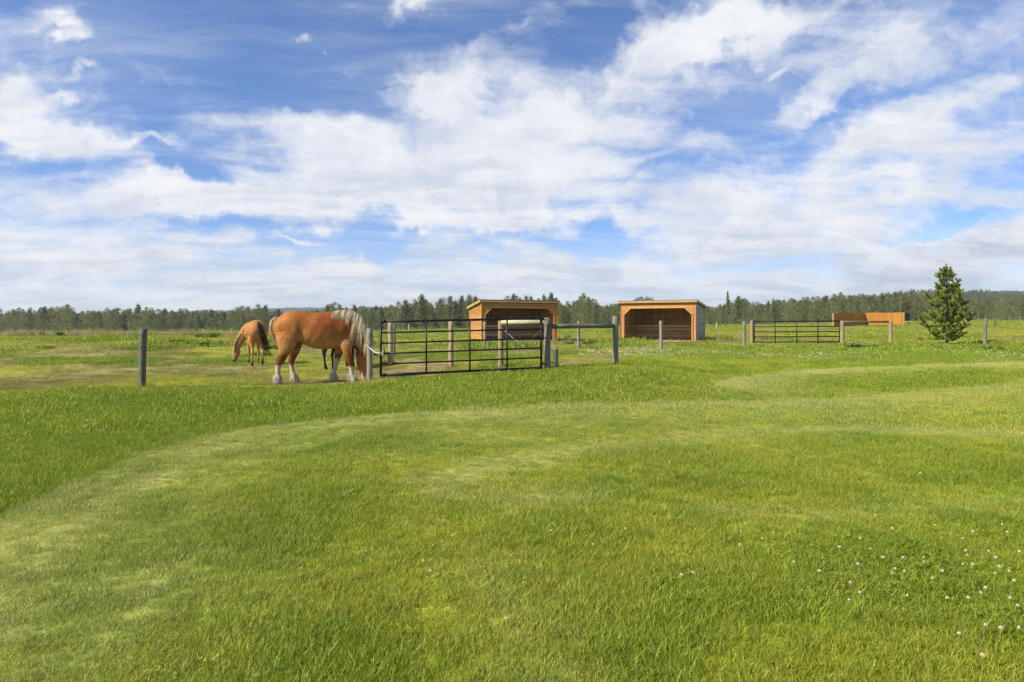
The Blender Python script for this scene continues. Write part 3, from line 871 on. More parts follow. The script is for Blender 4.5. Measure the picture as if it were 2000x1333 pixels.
    for k in range(5):
        m = MB(); m.box((W / 2, depth - .105 + rs.uniform(-.004, .004), .15 + k * .235 + rs.uniform(-.008, .008)), (W - .32, .032, .165)); part("kick_board", m, M_kick)
    m = MB(); m.box((W / 2, depth / 2, -.06), (W - .02, depth, .14)); part("dirt_floor", m, M_dirt)
    m = MB(); m.box((W / 2, .04, .03), (W - .7, .09, .16)); part("sill_board", m, M_kick)
    # roof: deck, rafters, fascia
    ov = .17; sl = (h_back - h_front) / depth
    def rz(yv): return h_front + .0 + sl * yv
    m = MB(); th = .05
    m.prism([(-ov, -ov, rz(-ov) + .10), (-ov, depth + ov, rz(depth + ov) + .10), (-ov, depth + ov, rz(depth + ov) + .10 + th), (-ov, -ov, rz(-ov) + .10 + th)], (W + 2 * ov, 0, 0)); part("roof", m, M_rooft)
    for k in range(9):
        xx = .2 + k * (W - .4) / 8
        m = MB(); m.prism([(xx, .02, rz(.02) - .03), (xx, depth, rz(depth) - .03), (xx, depth, rz(depth) + .095), (xx, .02, rz(.02) + .095)], (.04, 0, 0)); part("rafter", m, M_stud)
    m = MB(); m.box((W / 2, -ov - .014, rz(-ov) + .075), (W + 2 * ov, .024, .17)); part("fascia", m, M_trim)
    m = MB(); m.box((W / 2, -ov - .032, rz(-ov) + .145), (W + 2 * ov + .03, .008, .035)); part("drip_edge", m, M_rooft)
    for x in (-ov - .014, W + ov - .010):
        m = MB(); m.prism([(x, -ov, rz(-ov) - .01), (x, depth + ov, rz(depth + ov) - .01), (x, depth + ov, rz(depth + ov) + .155), (x, -ov, rz(-ov) + .155)], (.024, 0, 0)); part("barge_board", m, mats)
    m = MB(); m.box((W / 2, depth + ov + .014, rz(depth + ov) + .075), (W + 2 * ov, .024, .17)); part("fascia", m, M_trim)
    # corner trim outside
    for x in (-.035, W + .035):
        m = MB(); m.box((x, .0, h_front / 2), (.022, .13, h_front - .02)); part("corner_trim", m, M_cedarv)
        m = MB(); m.box((x, depth, h_back / 2), (.022, .10, h_back - .02)); part("corner_trim", m, M_cedarv if outer is not M_ply or x < 1 else M_ply)
    return root
def sp(px, d): return onground(px, d)
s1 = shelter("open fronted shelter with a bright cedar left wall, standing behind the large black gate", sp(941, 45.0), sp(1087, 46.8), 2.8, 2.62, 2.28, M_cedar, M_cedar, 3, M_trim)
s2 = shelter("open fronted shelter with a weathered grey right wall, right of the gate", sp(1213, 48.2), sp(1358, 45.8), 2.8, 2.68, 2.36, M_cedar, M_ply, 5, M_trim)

# ------------------------------------------------------------------ far picket fence
pf = empty("picket_fence", onground(1690, 94)); tag(pf, "short solid orange cedar fence far off at the forest edge", "fence")
pc = [P(1628, 0, 91), P(1690, 0, 98), P(1766, 0, 93)]
pme = {}
for si in range(2):
    a, c = pc[si], pc[si + 1]; L = (Vector((c.x - a.x, c.y - a.y, 0))).length; kN = int(L / .22)
    ang = math.atan2(c.y - a.y, c.x - a.x)
    for k in range(kN):
        t = (k + .5) / kN; q = a.lerp(c, t); zb = gz(q.x, q.y)
        if not pme:
            m = MB(); m.box((0, 0, .9), (.205, .022, 1.8)); base_o = m.build("picket", M_pick, None, local=True); o = base_o; pme['m'] = o.data
        else:
            o = bpy.data.objects.new("picket", pme['m']); col.objects.link(o)
        o.parent = pf; o.rotation_euler = (0, 0, ang)
        o.location = Vector((q.x, q.y + rng.uniform(-.01, .01), zb - .02 + rng.uniform(-.03, .03))) - pf.location
        o.scale = (1, 1, z(612, 95) and 1.03)
for q in pc:
    b = Vector((q.x, q.y, gz(q.x, q.y))); m = MB(); m.box(b + Vector((0, .1, .9)), (.16, .16, 1.86)); m.build("fence_post", M_trim, pf)
tk = onground(1772, 97)
wt = empty("feeder", tk); tag(wt, "small dark feeder with a yellow board at the right end of the orange fence", "feeder")
m = MB(); m.box(tk + Vector((0, .2, 1.2)), (.55, .5, 1.1)); m.build("bin", M_black, wt)
m = MB(); m.box(tk + Vector((0, -.1, .60)), (.8, .3, .10)); m.build("board", M_rail, wt)
for sx in (-.25, .25):
    m = MB(); m.box(tk + Vector((sx, .1, .3)), (.08, .08, .62)); m.build("leg", M_grey, wt)
# ------------------------------------------------------------------ horses
def vcol_mat(name, rough=0.55, spec=0.3, hair=0.10, sc=(30, 30, 30)):
    m, t, b = new_mat(name, rough, spec)
    at = t.node('ShaderNodeAttribute', attribute_name='col')
    tcn = t.node('ShaderNodeTexCoord'); mp = t.node('ShaderNodeMapping'); t.l.new(tcn.outputs['Object'], mp.inputs[0]); mp.inputs['Scale'].default_value = sc
    n = t.noise(mp.outputs[0], 1.0, 4, 0.6)
    t.l.new(t.vmath('SCALE', at.outputs['Color'], t.ss(n, .25, .75, 1 - hair, 1 + hair, 'LINEAR')), b.inputs['Base Color'])
    bump(t, b, n, 0.15, 0.005)
    return m
M_coat = vcol_mat("horse_coat", 0.58, 0.15, 0.18, (12, 12, 30))
M_hair = vcol_mat("horse_hair", 0.6, 0.3, 0.25, (60, 60, 6))
M_eye = flat_mat("horse_eye", (.01, .008, .006), 0.1, 0, .6)

def loft(chain, side=Vector((0, 1, 0)), n=20, V=None, Fc=None):
    """chain of (point, radius in the plane of bend, radius sideways); returns closed loft"""
    b = len(V)
    pts = [Vector(c[0]) for c in chain]
    m = len(chain)
    for i, (p, ra, rb) in enumerate([(pts[i], chain[i][1], chain[i][2]) for i in range(m)]):
        t = (pts[min(i + 1, m - 1)] - pts[max(i - 1, 0)]).normalized()
        s = (side - t * side.dot(t)).normalized(); u = t.cross(s)
        for k in range(n):
            a = 2 * math.pi * k / n
            ca, sa = math.cos(a), math.sin(a)
            V.append(p + s * (ca * rb) + u * (sa * ra))
    for i in range(m - 1):
        for k in range(n):
            Fc.append((b + i * n + k, b + i * n + (k + 1) % n, b + (i + 1) * n + (k + 1) % n, b + (i + 1) * n + k))
    Fc.append(tuple(b + k for k in reversed(range(n)))); Fc.append(tuple(b + (m - 1) * n + k for k in range(n)))
def resample(ch, k):
    """smooth a chain of (x, z, y, ra, rb) with Catmull-Rom"""
    A = np.array(ch, float); out = []
    for i in range(len(A) - 1):
        p0, p1, p2, p3 = A[max(i - 1, 0)], A[i], A[i + 1], A[min(i + 2, len(A) - 1)]
        for j in range(k):
            t = j / k
            out.append(.5 * ((2 * p1) + (-p0 + p2) * t + (2 * p0 - 5 * p1 + 4 * p2 - p3) * t * t + (-p0 + 3 * p1 - 3 * p2 + p3) * t ** 3))
    out.append(A[-1]); return out
def horse_body(name, torso, neck, head, yaw, legs, ears, voxel, colour, extra=(), neck_yaw=0.0):
    V, Fc = [], []
    def ch(l, k=4): return [(Vector((q[0], q[2], q[1])), abs(q[3]), abs(q[4])) for q in resample(l, k)]
    loft(ch(torso, 3), V=V, Fc=Fc, n=28)
    nb = Vector((neck[0][0], 0, neck[0][1]))
    Mn = Matrix.Rotation(neck_yaw, 3, 'Z')
    nk = [(nb + Mn @ (p - nb), a, b) for p, a, b in ch(neck)]
    loft(nk, side=Mn @ Vector((0, 1, 0)), V=V, Fc=Fc, n=24)
    pv = Vector((head[0][0], 0, head[0][1])); My = Matrix.Rotation(yaw, 3, 'Z')
    def hp(p): p = Vector(p); return nb + Mn @ (pv + My @ (p - pv) - nb)
    hd = [(hp(p), a, b) for p, a, b in ch(head)]
    loft(hd, side=Mn @ My @ Vector((0, 1, 0)), V=V, Fc=Fc, n=20)
    for lg in legs: loft(ch(lg, 4), V=V, Fc=Fc, n=16)
    for (c, tip, r) in ears:
        c, tip = hp(c), hp(tip); mid = c.lerp(tip, .5)
        loft([(c, r, r * .5), (mid, r * 1.05, r * .45), (c.lerp(tip, .8), r * .6, r * .3), (tip, r * .12, r * .1)], V=V, Fc=Fc, n=10, side=(tip - c).cross(Vector((0, .3, 1))).normalized())
    for e in extra: loft([(Vector(p), a, b) for p, a, b in e], V=V, Fc=Fc, n=14)
    me = bpy.data.meshes.new(name); me.from_pydata([tuple(v) for v in V], [], Fc)
    bm = bmesh.new(); bm.from_mesh(me); bmesh.ops.recalc_face_normals(bm, faces=bm.faces); bm.to_mesh(me); bm.free()
    o = bpy.data.objects.new(name, me); col.objects.link(o)
    md = o.modifiers.new("r", 'REMESH'); md.mode = 'VOXEL'; md.voxel_size = voxel; md.use_smooth_shade = True
    sm = o.modifiers.new("s", 'SMOOTH'); sm.iterations = 9; sm.factor = .5
    dg = bpy.context.evaluated_depsgraph_get()
    me2 = bpy.data.meshes.new_from_object(o.evaluated_get(dg)); me2.name = name
    bpy.data.objects.remove(o); bpy.data.meshes.remove(me)
    co = np.empty(len(me2.vertices) * 3, np.float32); me2.vertices.foreach_get('co', co); co = co.reshape(-1, 3)
    nr_ = np.empty(len(me2.vertices) * 3, np.float32); me2.vertices.foreach_get('normal', nr_); nr_ = nr_.reshape(-1, 3)
    mus = (fbm(co[:, 0] * 3.1 + 3, co[:, 2] * 2.6 + co[:, 1] * 1.5 + 7, 55, 2) - .5) * .055 * sstep(.6, 1.0, co[:, 2])
    wr = (fbm(co[:, 0] * 11, co[:, 2] * 7 + co[:, 1] * 5, 57, 2) - .5) * .012 * sstep(.4, .9, co[:, 2])
    co = (co + nr_ * (mus + wr)[:, None]).astype(np.float32); me2.vertices.foreach_set('co', co.ravel()); me2.update()
    me2.materials.clear(); me2.materials.append(M_coat)
    set_col(me2, colour(co))
    me2.polygons.foreach_set('use_smooth', np.ones(len(me2.polygons), bool))
    return me2, hp
def strands(name, roots, curve, cfun, parent, r0=.012, n=3, seed=1):
    """hair locks: roots list, curve(root, rnd) -> list of points"""
    rs = np.random.default_rng(seed)
    V, Fc, C = [], [], []
    for rt in roots:
        pts = curve(rt, rs); m = len(pts); b = len(V); c0 = cfun(rt[2] if len(rt) > 2 else rs); k = rs.uniform(.5, 1.3)
        for i, p in enumerate(pts):
            t = (pts[min(i + 1, m - 1)] - pts[max(i - 1, 0)]).normalized()
            s = t.cross(Vector((0.2, 1, .1))).normalized(); u = s.cross(t); f = i / (m - 1)
            r = r0 * k * (1 - .85 * f ** 2) * (.6 + .4 * min(1, f * 5))
            for q in range(3):
                a = q * 2.094
                V.append(p + s * math.cos(a) * r + u * math.sin(a) * r * .6); C.append(c0(f))
        for i in range(m - 1):
            for q in range(3): Fc.append((b + i * 3 + q, b + i * 3 + (q + 1) % 3, b + i * 3 + 3 + (q + 1) % 3, b + i * 3 + 3 + q))
    me = quick_mesh(name, np.array([tuple(v) for v in V]), np.array(Fc), M_hair, True); set_col(me, np.array(C))
    o = bpy.data.objects.new(name, me); col.objects.link(o); o.parent = parent
    return o
def lerpc(a, b, f): return np.array(a) * (1 - f) + np.array(b) * f
def bez(p0, p1, p2, p3, k=8):
    return [(p0 * (1 - t) ** 3 + p1 * 3 * t * (1 - t) ** 2 + p2 * 3 * t * t * (1 - t) + p3 * t ** 3) for t in np.linspace(0, 1, k)]
def blend(c, k, f):
    return c * (1 - f[:, None]) + np.array(k)[None] * f[:, None]

# --- the large sorrel draft horse (x forward, z up; camera side is -y)
torso = [(-.0,1.37,0,.05,.05),(.05,1.38,0,.20,.17),(.16,1.375,0,.33,.27),(.34,1.38,0,.415,.34),(.56,1.41,0,.43,.36),(.76,1.40,0,.415,.335),(1.05,1.34,0,.47,.39),(1.36,1.345,0,.465,.375),(1.6,1.37,0,.445,.35),(1.82,1.37,0,.39,.29),(1.98,1.33,0,.27,.2),(2.03,1.32,0,.12,.1)]
neck = [(1.50,1.47,0,.30,.20),(1.68,1.475,0,.365,.21),(1.90,1.41,0,.36,.18),(2.10,1.24,0,.28,.145),(2.22,1.02,0,.20,.12),(2.28,.82,0,.165,.11),(2.29,.72,0,.12,.10)]
head = [(2.27,.82,0,.10,.09),(2.26,.74,0,.155,.115),(2.22,.60,0,.185,.12),(2.20,.47,0,.185,.115),(2.215,.35,0,.145,.09),(2.24,.22,0,.105,.072),(2.25,.13,0,.105,.08),(2.255,.06,0,.09,.07),(2.26,.035,0,.05,.045)]
legs = [
 [(.42,1.42,-.10,.26,.14),(.36,1.15,-.20,.28,.16),(.32,.92,-.24,.20,.12),(.275,.78,-.24,.135,.095),(.215,.64,-.24,.115,.078),(.165,.54,-.24,.098,.07),(.145,.45,-.24,.072,.058),(.135,.30,-.24,.062,.055),(.13,.2,-.24,.072,.065),(.12,.13,-.24,.09,.085),(.135,.07,-.24,.105,.095),(.155,.0,-.24,.115,.10)],
 [(.46,1.4,.10,.26,.14),(.46,1.1,.20,.25,.15),(.46,.9,.24,.18,.12),(.44,.77,.24,.13,.09),(.40,.64,.24,.098,.075),(.375,.54,.24,.085,.068),(.385,.45,.24,.066,.056),(.41,.30,.24,.062,.055),(.435,.2,.24,.075,.065),(.455,.13,.24,.09,.085),(.48,.07,.24,.105,.09),(.51,.0,.24,.115,.10)],
 [(1.70,1.45,-.06,.2,.12),(1.75,1.15,-.14,.21,.12),(1.80,.92,-.21,.14,.10),(1.83,.78,-.21,.108,.085),(1.865,.65,-.22,.092,.075),(1.895,.53,-.22,.083,.075),(1.91,.44,-.22,.062,.056),(1.93,.3,-.22,.056,.052),(1.94,.2,-.22,.068,.06),(1.955,.13,-.22,.085,.08),(1.98,.07,-.22,.10,.09),(2.0,.0,-.22,.115,.10)],
 [(1.66,1.4,.08,.2,.12),(1.63,1.1,.18,.18,.12),(1.60,.9,.22,.125,.095),(1.575,.76,.22,.10,.082),(1.54,.64,.22,.085,.072),(1.52,.54,.22,.08,.072),(1.50,.45,.22,.062,.055),(1.465,.3,.22,.055,.052),(1.445,.2,.22,.066,.06),(1.44,.13,.22,.085,.08),(1.455,.07,.22,.10,.09),(1.475,.0,.22,.112,.10)]]
ears = [((2.24,-.13,.66),(2.27,-.25,.82),.05),((2.36,.10,.68),(2.60,.16,.79),.05)]
def sorrel(co):
    x, y, zc = co[:, 0], co[:, 1], co[:, 2]
    nz = fbm(x * 3 + 5, zc * 3 + y, 81, 3); nf = fbm(x * 9, zc * 9 + y * 5, 82, 3)
    c = np.tile(np.array([.27, .085, .015]), (len(co), 1))
    c = blend(c, (.42, .20, .065), sstep(1.38, 1.0, zc) * .9 * (.7 + .6 * nz))
    c = blend(c, (.38, .145, .026), sstep(.9, .3, x) * sstep(1.0, 1.3, zc) * .7)
    c = blend(c, (.40, .22, .085), np.exp(-((x - .72) / .14) ** 2 - ((zc - 1.15) / .28) ** 2) * .7)
    c = blend(c, (.17, .042, .008), np.exp(-((x - 1.4) / .42) ** 2 - ((zc - 1.55) / .3) ** 2) * .8)
    c = blend(c, (.13, .045, .012), np.exp(-((x - .62) / .12) ** 2 - ((zc - 1.62) / .2) ** 2) * .5)
    c = blend(c, (.14, .036, .010), sstep(.84, .68, zc) * sstep(.36, .5, zc) * (x < 2.05) * .9)
    thr = np.where(x < 1, .46, .42) + .06 * (nf - .5)
    thr = np.where((x > 1.35) & (x < 1.62) & (y > 0), .62, thr)
    wl = sstep(thr + .05, thr - .05, zc) * (x < 2.08)
    c = blend(c, (.43, .36, .285), wl * .95)
    hd = (x > 2.05) & (zc < .8)
    c = blend(c, (.22, .19, .155), sstep(.06, .03, zc) * (x < 2.08))
    c = blend(c, (.36, .13, .035), hd * .75)
    c = blend(c, (.40, .28, .22), hd * sstep(.30, .14, zc))
    c = blend(c, (.08, .05, .045), hd * sstep(.085, .05, zc) * .8)
    c = blend(c, (.03, .015, .01), (np.exp(-((x - .60) / .10) ** 2 - ((zc - .98) / .10) ** 2) * (np.abs(y) < .2) * .95))
    e1 = (y < -.155) & (zc > .66) & (zc < .9) & (x > 2.1); e2 = (x > 2.38) & (zc > .66) & (zc < .86) & (y > .0)
    c = blend(c, (.035, .02, .014), (e1 | e2) * .9)
    ear = (zc > .84) & (zc < 1.0) & (x > 2.2) & (np.abs(y) > .02)
    return c * (.78 + .28 * nf + .16 * nz)[:, None]
sheath = [[((.52,0,.98),.08,.07),((.60,0,.95),.09,.07),((.68,0,.96),.06,.05)]]
HX = onground(535.3, 17.25)
hrs = empty("horse", HX, R(9)); tag(hrs, "large sorrel draft horse with blond mane and white feathered legs grazing behind the grey post", "horse")
me, hp = horse_body("body", torso, neck, head, R(-22), legs, ears, .017, sorrel, sheath)
o = link("body", me, hrs)
def mk_ellipsoid(name, c, r, mat, parent):
    bm = bmesh.new(); bmesh.ops.create_uvsphere(bm, u_segments=14, v_segments=10, radius=1.0)
    me = bpy.data.meshes.new(name)
    for v in bm.verts: v.co = Vector((v.co.x * r[0], v.co.y * r[1], v.co.z * r[2])) + Vector(c)
    bm.to_mesh(me); bm.free(); me.materials.append(mat)
    me.polygons.foreach_set('use_smooth', [True] * len(me.polygons))
    o = bpy.data.objects.new(name, me); col.objects.link(o); o.parent = parent; return o
for sy in (-1, 1):
    mk_ellipsoid("eye", hp((2.28, sy * .108, .60)), (.024, .018, .026), M_eye, hrs)
    mk_ellipsoid("nostril", hp((2.31, sy * .066, .09)), (.02, .012, .022), M_eye, hrs)
crest = [(1.44,1.79),(1.62,1.825),(1.80,1.83),(1.98,1.785),(2.15,1.66),(2.29,1.49),(2.39,1.29),(2.44,1.10),(2.46,.95),(2.42,.84)]
crest = np.array(crest) + np.array([.02, .03])
cs = np.concatenate([[0], np.cumsum(np.hypot(*np.diff(crest, axis=0).T))]); 
roots = []
rs = np.random.default_rng(5)
for i in range(1700):
    s = rs.uniform(0, cs[-1]) ; f = s / cs[-1]
    roots.append((Vector((np.interp(s, cs, crest[:, 0]), rs.uniform(-.06, .05), np.interp(s, cs, crest[:, 1]) + rs.uniform(-.05, .015))), f, int(s * 15 + rs.uniform(0, .8))))
def mane_curve(rt, rs):
    p, f, lk = rt; lr = np.random.default_rng(lk * 7 + 3)
    far = rs.uniform() < .22
    L = (.26 + .54 * math.sin(min(f * 1.7, 1) * 1.57)) * lr.uniform(.62, 1.05) * rs.uniform(.85, 1.04)
    L = min(L, max(p.z - .48 - lr.uniform(0, .22), .10))
    back = (-.24 * max(0, 1 - f * 2.2) - .02 + lr.uniform(-.06, .06)) * (L / .5)
    sd = 1 if far else -1
    w = .24 - .08 * f
    if far: L *= .5
    q1 = p + Vector((.0, sd * w * .75, .01 + rs.uniform(-.01, .02)))
    q2 = p + Vector((back * .4 + lr.uniform(-.04, .04), sd * (w + .02 + .08 * lr.uniform(0, 1)), -L * .45))
    q3 = p + Vector((back + (.0 if L < .3 else .02) + rs.uniform(-.012, .012), sd * (w * .85 + lr.uniform(-.03, .05)), -L))
    return bez(p, q1, q2, q3)
def blond(rs):
    if not hasattr(rs, 'uniform'): rs = np.random.default_rng(int(rs) * 5 + 1)
    k = rs.uniform(.8, 1.15); a = np.array([.86, .68, .44]) * k; b = np.array([.84, .67, .44]) * k * rs.uniform(.75, 1)
    if rs.uniform() < .16: a = a * .55; b = b * .7
    return lambda f: lerpc(a, b, f)
strands("mane", roots, mane_curve, blond, hrs, .0062, seed=6)
# forelock over the face
fr = [(Vector(hp((2.38 + rs.uniform(-.03, .03), rs.uniform(-.05, .05), .83))), 0) for _ in range(60)]
def fore_curve(rt, rs):
    p = rt[0]; e = hp((2.45, rs.uniform(-.08, .06), .83 - rs.uniform(.08, .2)))
    return bez(p, p + Vector((.03, -.03, .03)), e + Vector((0, -.02, .12)), e)
strands("forelock", fr, fore_curve, blond, hrs, .010, seed=8)
tr = [(Vector((.06 + rs.uniform(-.03, .05), rs.uniform(-.05, .05), 1.66 + rs.uniform(-.07, .02))), 0) for _ in range(170)]
def tail_curve(rt, rs):
    p = rt[0]; k = rs.uniform(-1, 1); y = rs.uniform(-.10, .08); Lz = rs.uniform(.75, 1.0)
    return bez(p, p + Vector((-.13 + .04 * k, y * .6, -.02)), p + Vector((-.20 + .06 * k, y, -.42 * Lz)), p + Vector((.10 + .045 * k, y * .7, -.78 * Lz)), 10)
def tailc(rs):
    k = rs.uniform(.75, 1.15); d = rs.uniform(.1, .9)
    return lambda f: lerpc(np.array([.62, .45, .25]) * k, np.array([.30, .20, .14]) * k, sstep(.35, .9, f) * d)
strands("tail", tr, tail_curve, tailc, hrs, .009, seed=9)
# feathering above the hooves, one piece to each leg
def feather(rt, rs):
    p, a = rt; o = Vector((math.cos(a) * .05, math.sin(a) * .04, 0))
    return bez(p, p + o * .7 + Vector((0, 0, -.03)), p + o * 1.2 + Vector((0, 0, -.09)), p + o + Vector((0, 0, -min(p.z - .02, .16))), 5)
def fcol(rs):
    k = rs.uniform(.75, 1.1); return lambda f: np.array([.48, .41, .33]) * k
for i, (fx, fy) in enumerate(((.12, -.24), (.45, .24), (1.95, -.22), (1.44, .22))):
    ft = []
    for k in range(34):
        a = rs.uniform(0, 6.283); ft.append((Vector((fx + .068 * math.cos(a), fy + .06 * math.sin(a), rs.uniform(.13, .26))), a))
    strands("feathering", ft, feather, fcol, hrs, .012, seed=10 + i)

# --- lighter built horses
torso2 = [(.0,1.28,0,.07,.08),(.05,1.27,0,.20,.20),(.16,1.24,0,.32,.30),(.34,1.23,0,.365,.345),(.6,1.20,0,.36,.35),(.9,1.17,0,.38,.365),(1.15,1.19,0,.37,.33),(1.35,1.23,0,.345,.25),(1.52,1.22,0,.28,.2),(1.62,1.19,0,.12,.1)]
neck2 = [(1.22,1.30,0,.20,.13),(1.42,1.26,0,.25,.13),(1.62,1.10,0,.20,.11),(1.78,.88,0,.16,.09),(1.88,.66,0,.135,.08),(1.90,.56,0,.09,.07)]
head2 = [(1.90,.64,0,.08,.07),(1.91,.57,0,.12,.09),(1.92,.46,0,.145,.095),(1.945,.34,0,.125,.085),(1.975,.22,0,.085,.065),(2.0,.12,0,.072,.06),(2.01,.06,0,.06,.05),(2.015,.04,0,.04,.03)]
ears2 = [((1.87,-.055,.66),(1.84,-.10,.79),.03),((1.87,.055,.66),(1.84,.10,.79),.03)]
def hleg(x0, xf, y, s=1.0):
    return [(x0+.02,1.15,y*.8,.23,.14),(x0,.97,y,.22,.15),(x0-.02,.82,y,.16,.12),(x0-.06,.68,y,.095,.07),(x0-.11,.56,y,.065,.05),(x0-.15,.48,y,.06,.045),(x0-.14+xf*.3,.4,y,.042,.035),(x0-.13+xf*.6,.25,y,.036,.032),(x0-.12+xf*.9,.14,y,.045,.04),(x0-.10+xf,.07,y,.05,.045),(x0-.07+xf,.0,y,.06,.052)]
def fleg(x0, xf, y):
    return [(x0,1.1,y*.8,.16,.09),(x0,.92,y,.12,.08),(x0+xf*.2,.76,y,.085,.065),(x0+xf*.35,.6,y,.06,.05),(x0+xf*.5,.47,y,.052,.048),(x0+xf*.6,.38,y,.038,.034),(x0+xf*.75,.25,y,.034,.03),(x0+xf*.9,.14,y,.044,.04),(x0+xf+.02,.07,y,.05,.045),(x0+xf+.05,.0,y,.058,.052)]
def coatfun(c0, c1, leg, ht):
    def f(co):
        x, y, zc = co[:, 0], co[:, 1], co[:, 2]; nf = fbm(x * 7, zc * 7 + y * 4, 91, 3)
        c = np.tile(np.array(c0), (len(co), 1))
        c = blend(c, c1, sstep(1.2, .9, zc) * .7)
        c = blend(c, leg, sstep(ht + .12, ht - .1, zc + .1 * (nf - .5)) * (x < 1.72))
        c = blend(c, (.30, .22, .17), (x > 1.8) * sstep(.2, .1, zc))
        return c * (.88 + .24 * nf)[:, None]
    return f
def small_horse(label, loc, heading, scale, coat, mane_c, legs_, nyaw, hyaw, tail_side, seed):
    root = empty("horse", loc, heading); tag(root, label, "horse"); root.scale = (scale,) * 3
    me, hp2 = horse_body("body", torso2, neck2, head2, hyaw, legs_, ears2, .016, coat, (), nyaw)
    link("body", me, root)
    for sy in (-1, 1): mk_ellipsoid("eye", hp2((1.96, sy * .088, .47)), (.02, .016, .022), M_eye, root)
    rs = np.random.default_rng(seed)
    dk = lambda rs: (lambda k: (lambda f: np.array(mane_c) * k))(rs.uniform(.6, 1.5))
    tr = [(Vector((.05 + rs.uniform(-.03, .04), rs.uniform(-.035, .035), 1.50 + rs.uniform(-.06, .03))), 0) for _ in range(200)]
    def tcv(rt, rs):
        p = rt[0]; k = rs.uniform(-1, 1); y = tail_side
        return bez(p, p + Vector((-.12, .04 * k, .0)), p + Vector((-.16 + .05 * k, y * .35 + .07 * k, -.45)), p + Vector((-.08 + .07 * k, y + .09 * k, -1.0 * rs.uniform(.85, 1.08))), 9)
    strands("tail", tr, tcv, dk, root, .013, seed=seed)
    nb = Vector((neck2[0][0], 0, neck2[0][1])); Mn = Matrix.Rotation(nyaw, 3, 'Z')
    cr = np.array([(1.30,1.53),(1.50,1.46),(1.70,1.27),(1.86,1.02),(1.98,.76),(1.96,.68)]); cs2 = np.linspace(0, 1, len(cr))
    rr = []
    for _ in range(160):
        f = rs.uniform(); rr.append((nb + Mn @ (Vector((np.interp(f, cs2, cr[:, 0]) - .03, 0, np.interp(f, cs2, cr[:, 1]) - .02)) - nb), f))
    def mcv(rt, rs):
        p = rt[0]; sd = 1 if rs.uniform() < .6 else -1; off = Mn @ Vector((-.04, sd * .13, -.05))
        return bez(p, p + Mn @ Vector((.02, sd * .05, .03)), p + off, p + off + Vector((rs.uniform(-.04, .04), 0, -.2 * rs.uniform(.5, 1.2))), 6)
    strands("mane", rr, mcv, dk, root, .012, seed=seed + 1)
    return root
bay = coatfun((.37, .155, .045), (.40, .22, .09), (.04, .026, .02), .22)
lx = onground(505, 23.0)
small_horse("tan bay horse with a long black tail, grazing turned away left of the sorrel", lx, R(90 + 27), 1.0, bay, (.022, .018, .018),
            [hleg(.30, .08, -.16), hleg(.34, -.02, .17), fleg(1.32, .05, -.15), fleg(1.38, .12, .15)], R(52), R(15), -.30, 21)
blackc = coatfun((.03, .022, .018), (.03, .022, .018), (.018, .014, .013), .4)
lx = onground(641, 20.9) 
small_horse("dark legged horse almost hidden behind the belly of the large sorrel horse", lx + Vector((-.02, -.3, 0)), R(90 - 20), .96, blackc, (.02, .015, .015),
            [hleg(.30, .0, -.17), hleg(.34, .05, .17), fleg(1.32, .05, -.15), fleg(1.32, .12, .15)], R(0), R(0), .0, 31)
# ------------------------------------------------------------------ trees
def leaf_mat(name, base, trans=0.25):
    m = bpy.data.materials.new(name); m.use_nodes = True
    t = NT(m.node_tree); t.n.clear(); out = t.node('ShaderNodeOutputMaterial')
    av = t.node('ShaderNodeAttribute', attribute_name='var'); oi = t.node('ShaderNodeObjectInfo')
    hs = t.node('ShaderNodeHueSaturation')
    t.put(hs, 'Color', t.mix(1.0, (*base, 1), av.outputs['Color'], 'MULTIPLY'))
    t.put(hs, 'Hue', t.ss(oi.outputs['Random'], 0, 1, .485, .515, 'LINEAR')); t.put(hs, 'Value', t.ss(oi.outputs['Random'], 0, 1, .8, 1.2, 'LINEAR'))
    t.put(hs, 'Saturation', t.ss(oi.outputs['Random'], 0, 1, 1.1, .85, 'LINEAR'))
    d = t.node('ShaderNodeBsdfDiffuse'); t.put(d, 'Color', hs.outputs[0]); tr = t.node('ShaderNodeBsdfTranslucent'); t.put(tr, 'Color', hs.outputs[0])
    ms = t.node('ShaderNodeMixShader'); ms.inputs[0].default_value = trans
    t.l.new(d.outputs[0], ms.inputs[1]); t.l.new(tr.outputs[0], ms.inputs[2]); t.l.new(ms.outputs[0], out.inputs[0])
    return m
M_aspen = leaf_mat("aspen_leaves", (.20, .225, .085), .38)
M_conif = leaf_mat("conifer_needles", (.14, .165, .07), .28)
M_shrub = leaf_mat("shrub_leaves", (.14, .175, .07), .35)
M_bark = wood_mat("pale_bark", (.13, .13, .10), (.26, .25, .21), (3, 3, 1))
M_barkd = wood_mat("dark_bark", (.06, .05, .04), (.13, .11, .09), (3, 3, 1))
def quads_at(C, N, size, rs, V, Fc, Cc, tone, asp=1.4):
    """leaf sprays: bent four-corner faces at points C facing roughly N"""
    k = len(C)
    N = N + rs.normal(0, .7, N.shape); N /= np.linalg.norm(N, axis=1)[:, None] + 1e-9
    T = np.cross(N, rs.normal(0, 1, N.shape)); T /= np.linalg.norm(T, axis=1)[:, None] + 1e-9
    B = np.cross(N, T)
    s = (size * rs.uniform(.55, 1.2, k))[:, None]
    p = np.stack([C - T * s * asp * .5, C - B * s * .42 + N * s * .12, C + T * s * asp * .5, C + B * s * .42 + N * s * .12], 1)
    b = len(V) * 4 if False else sum(len(q) for q in V)
    V.append(p.reshape(-1, 3)); Fc.append(np.arange(k * 4).reshape(-1, 4) + b); Cc.append(np.repeat(tone, 4, axis=0))
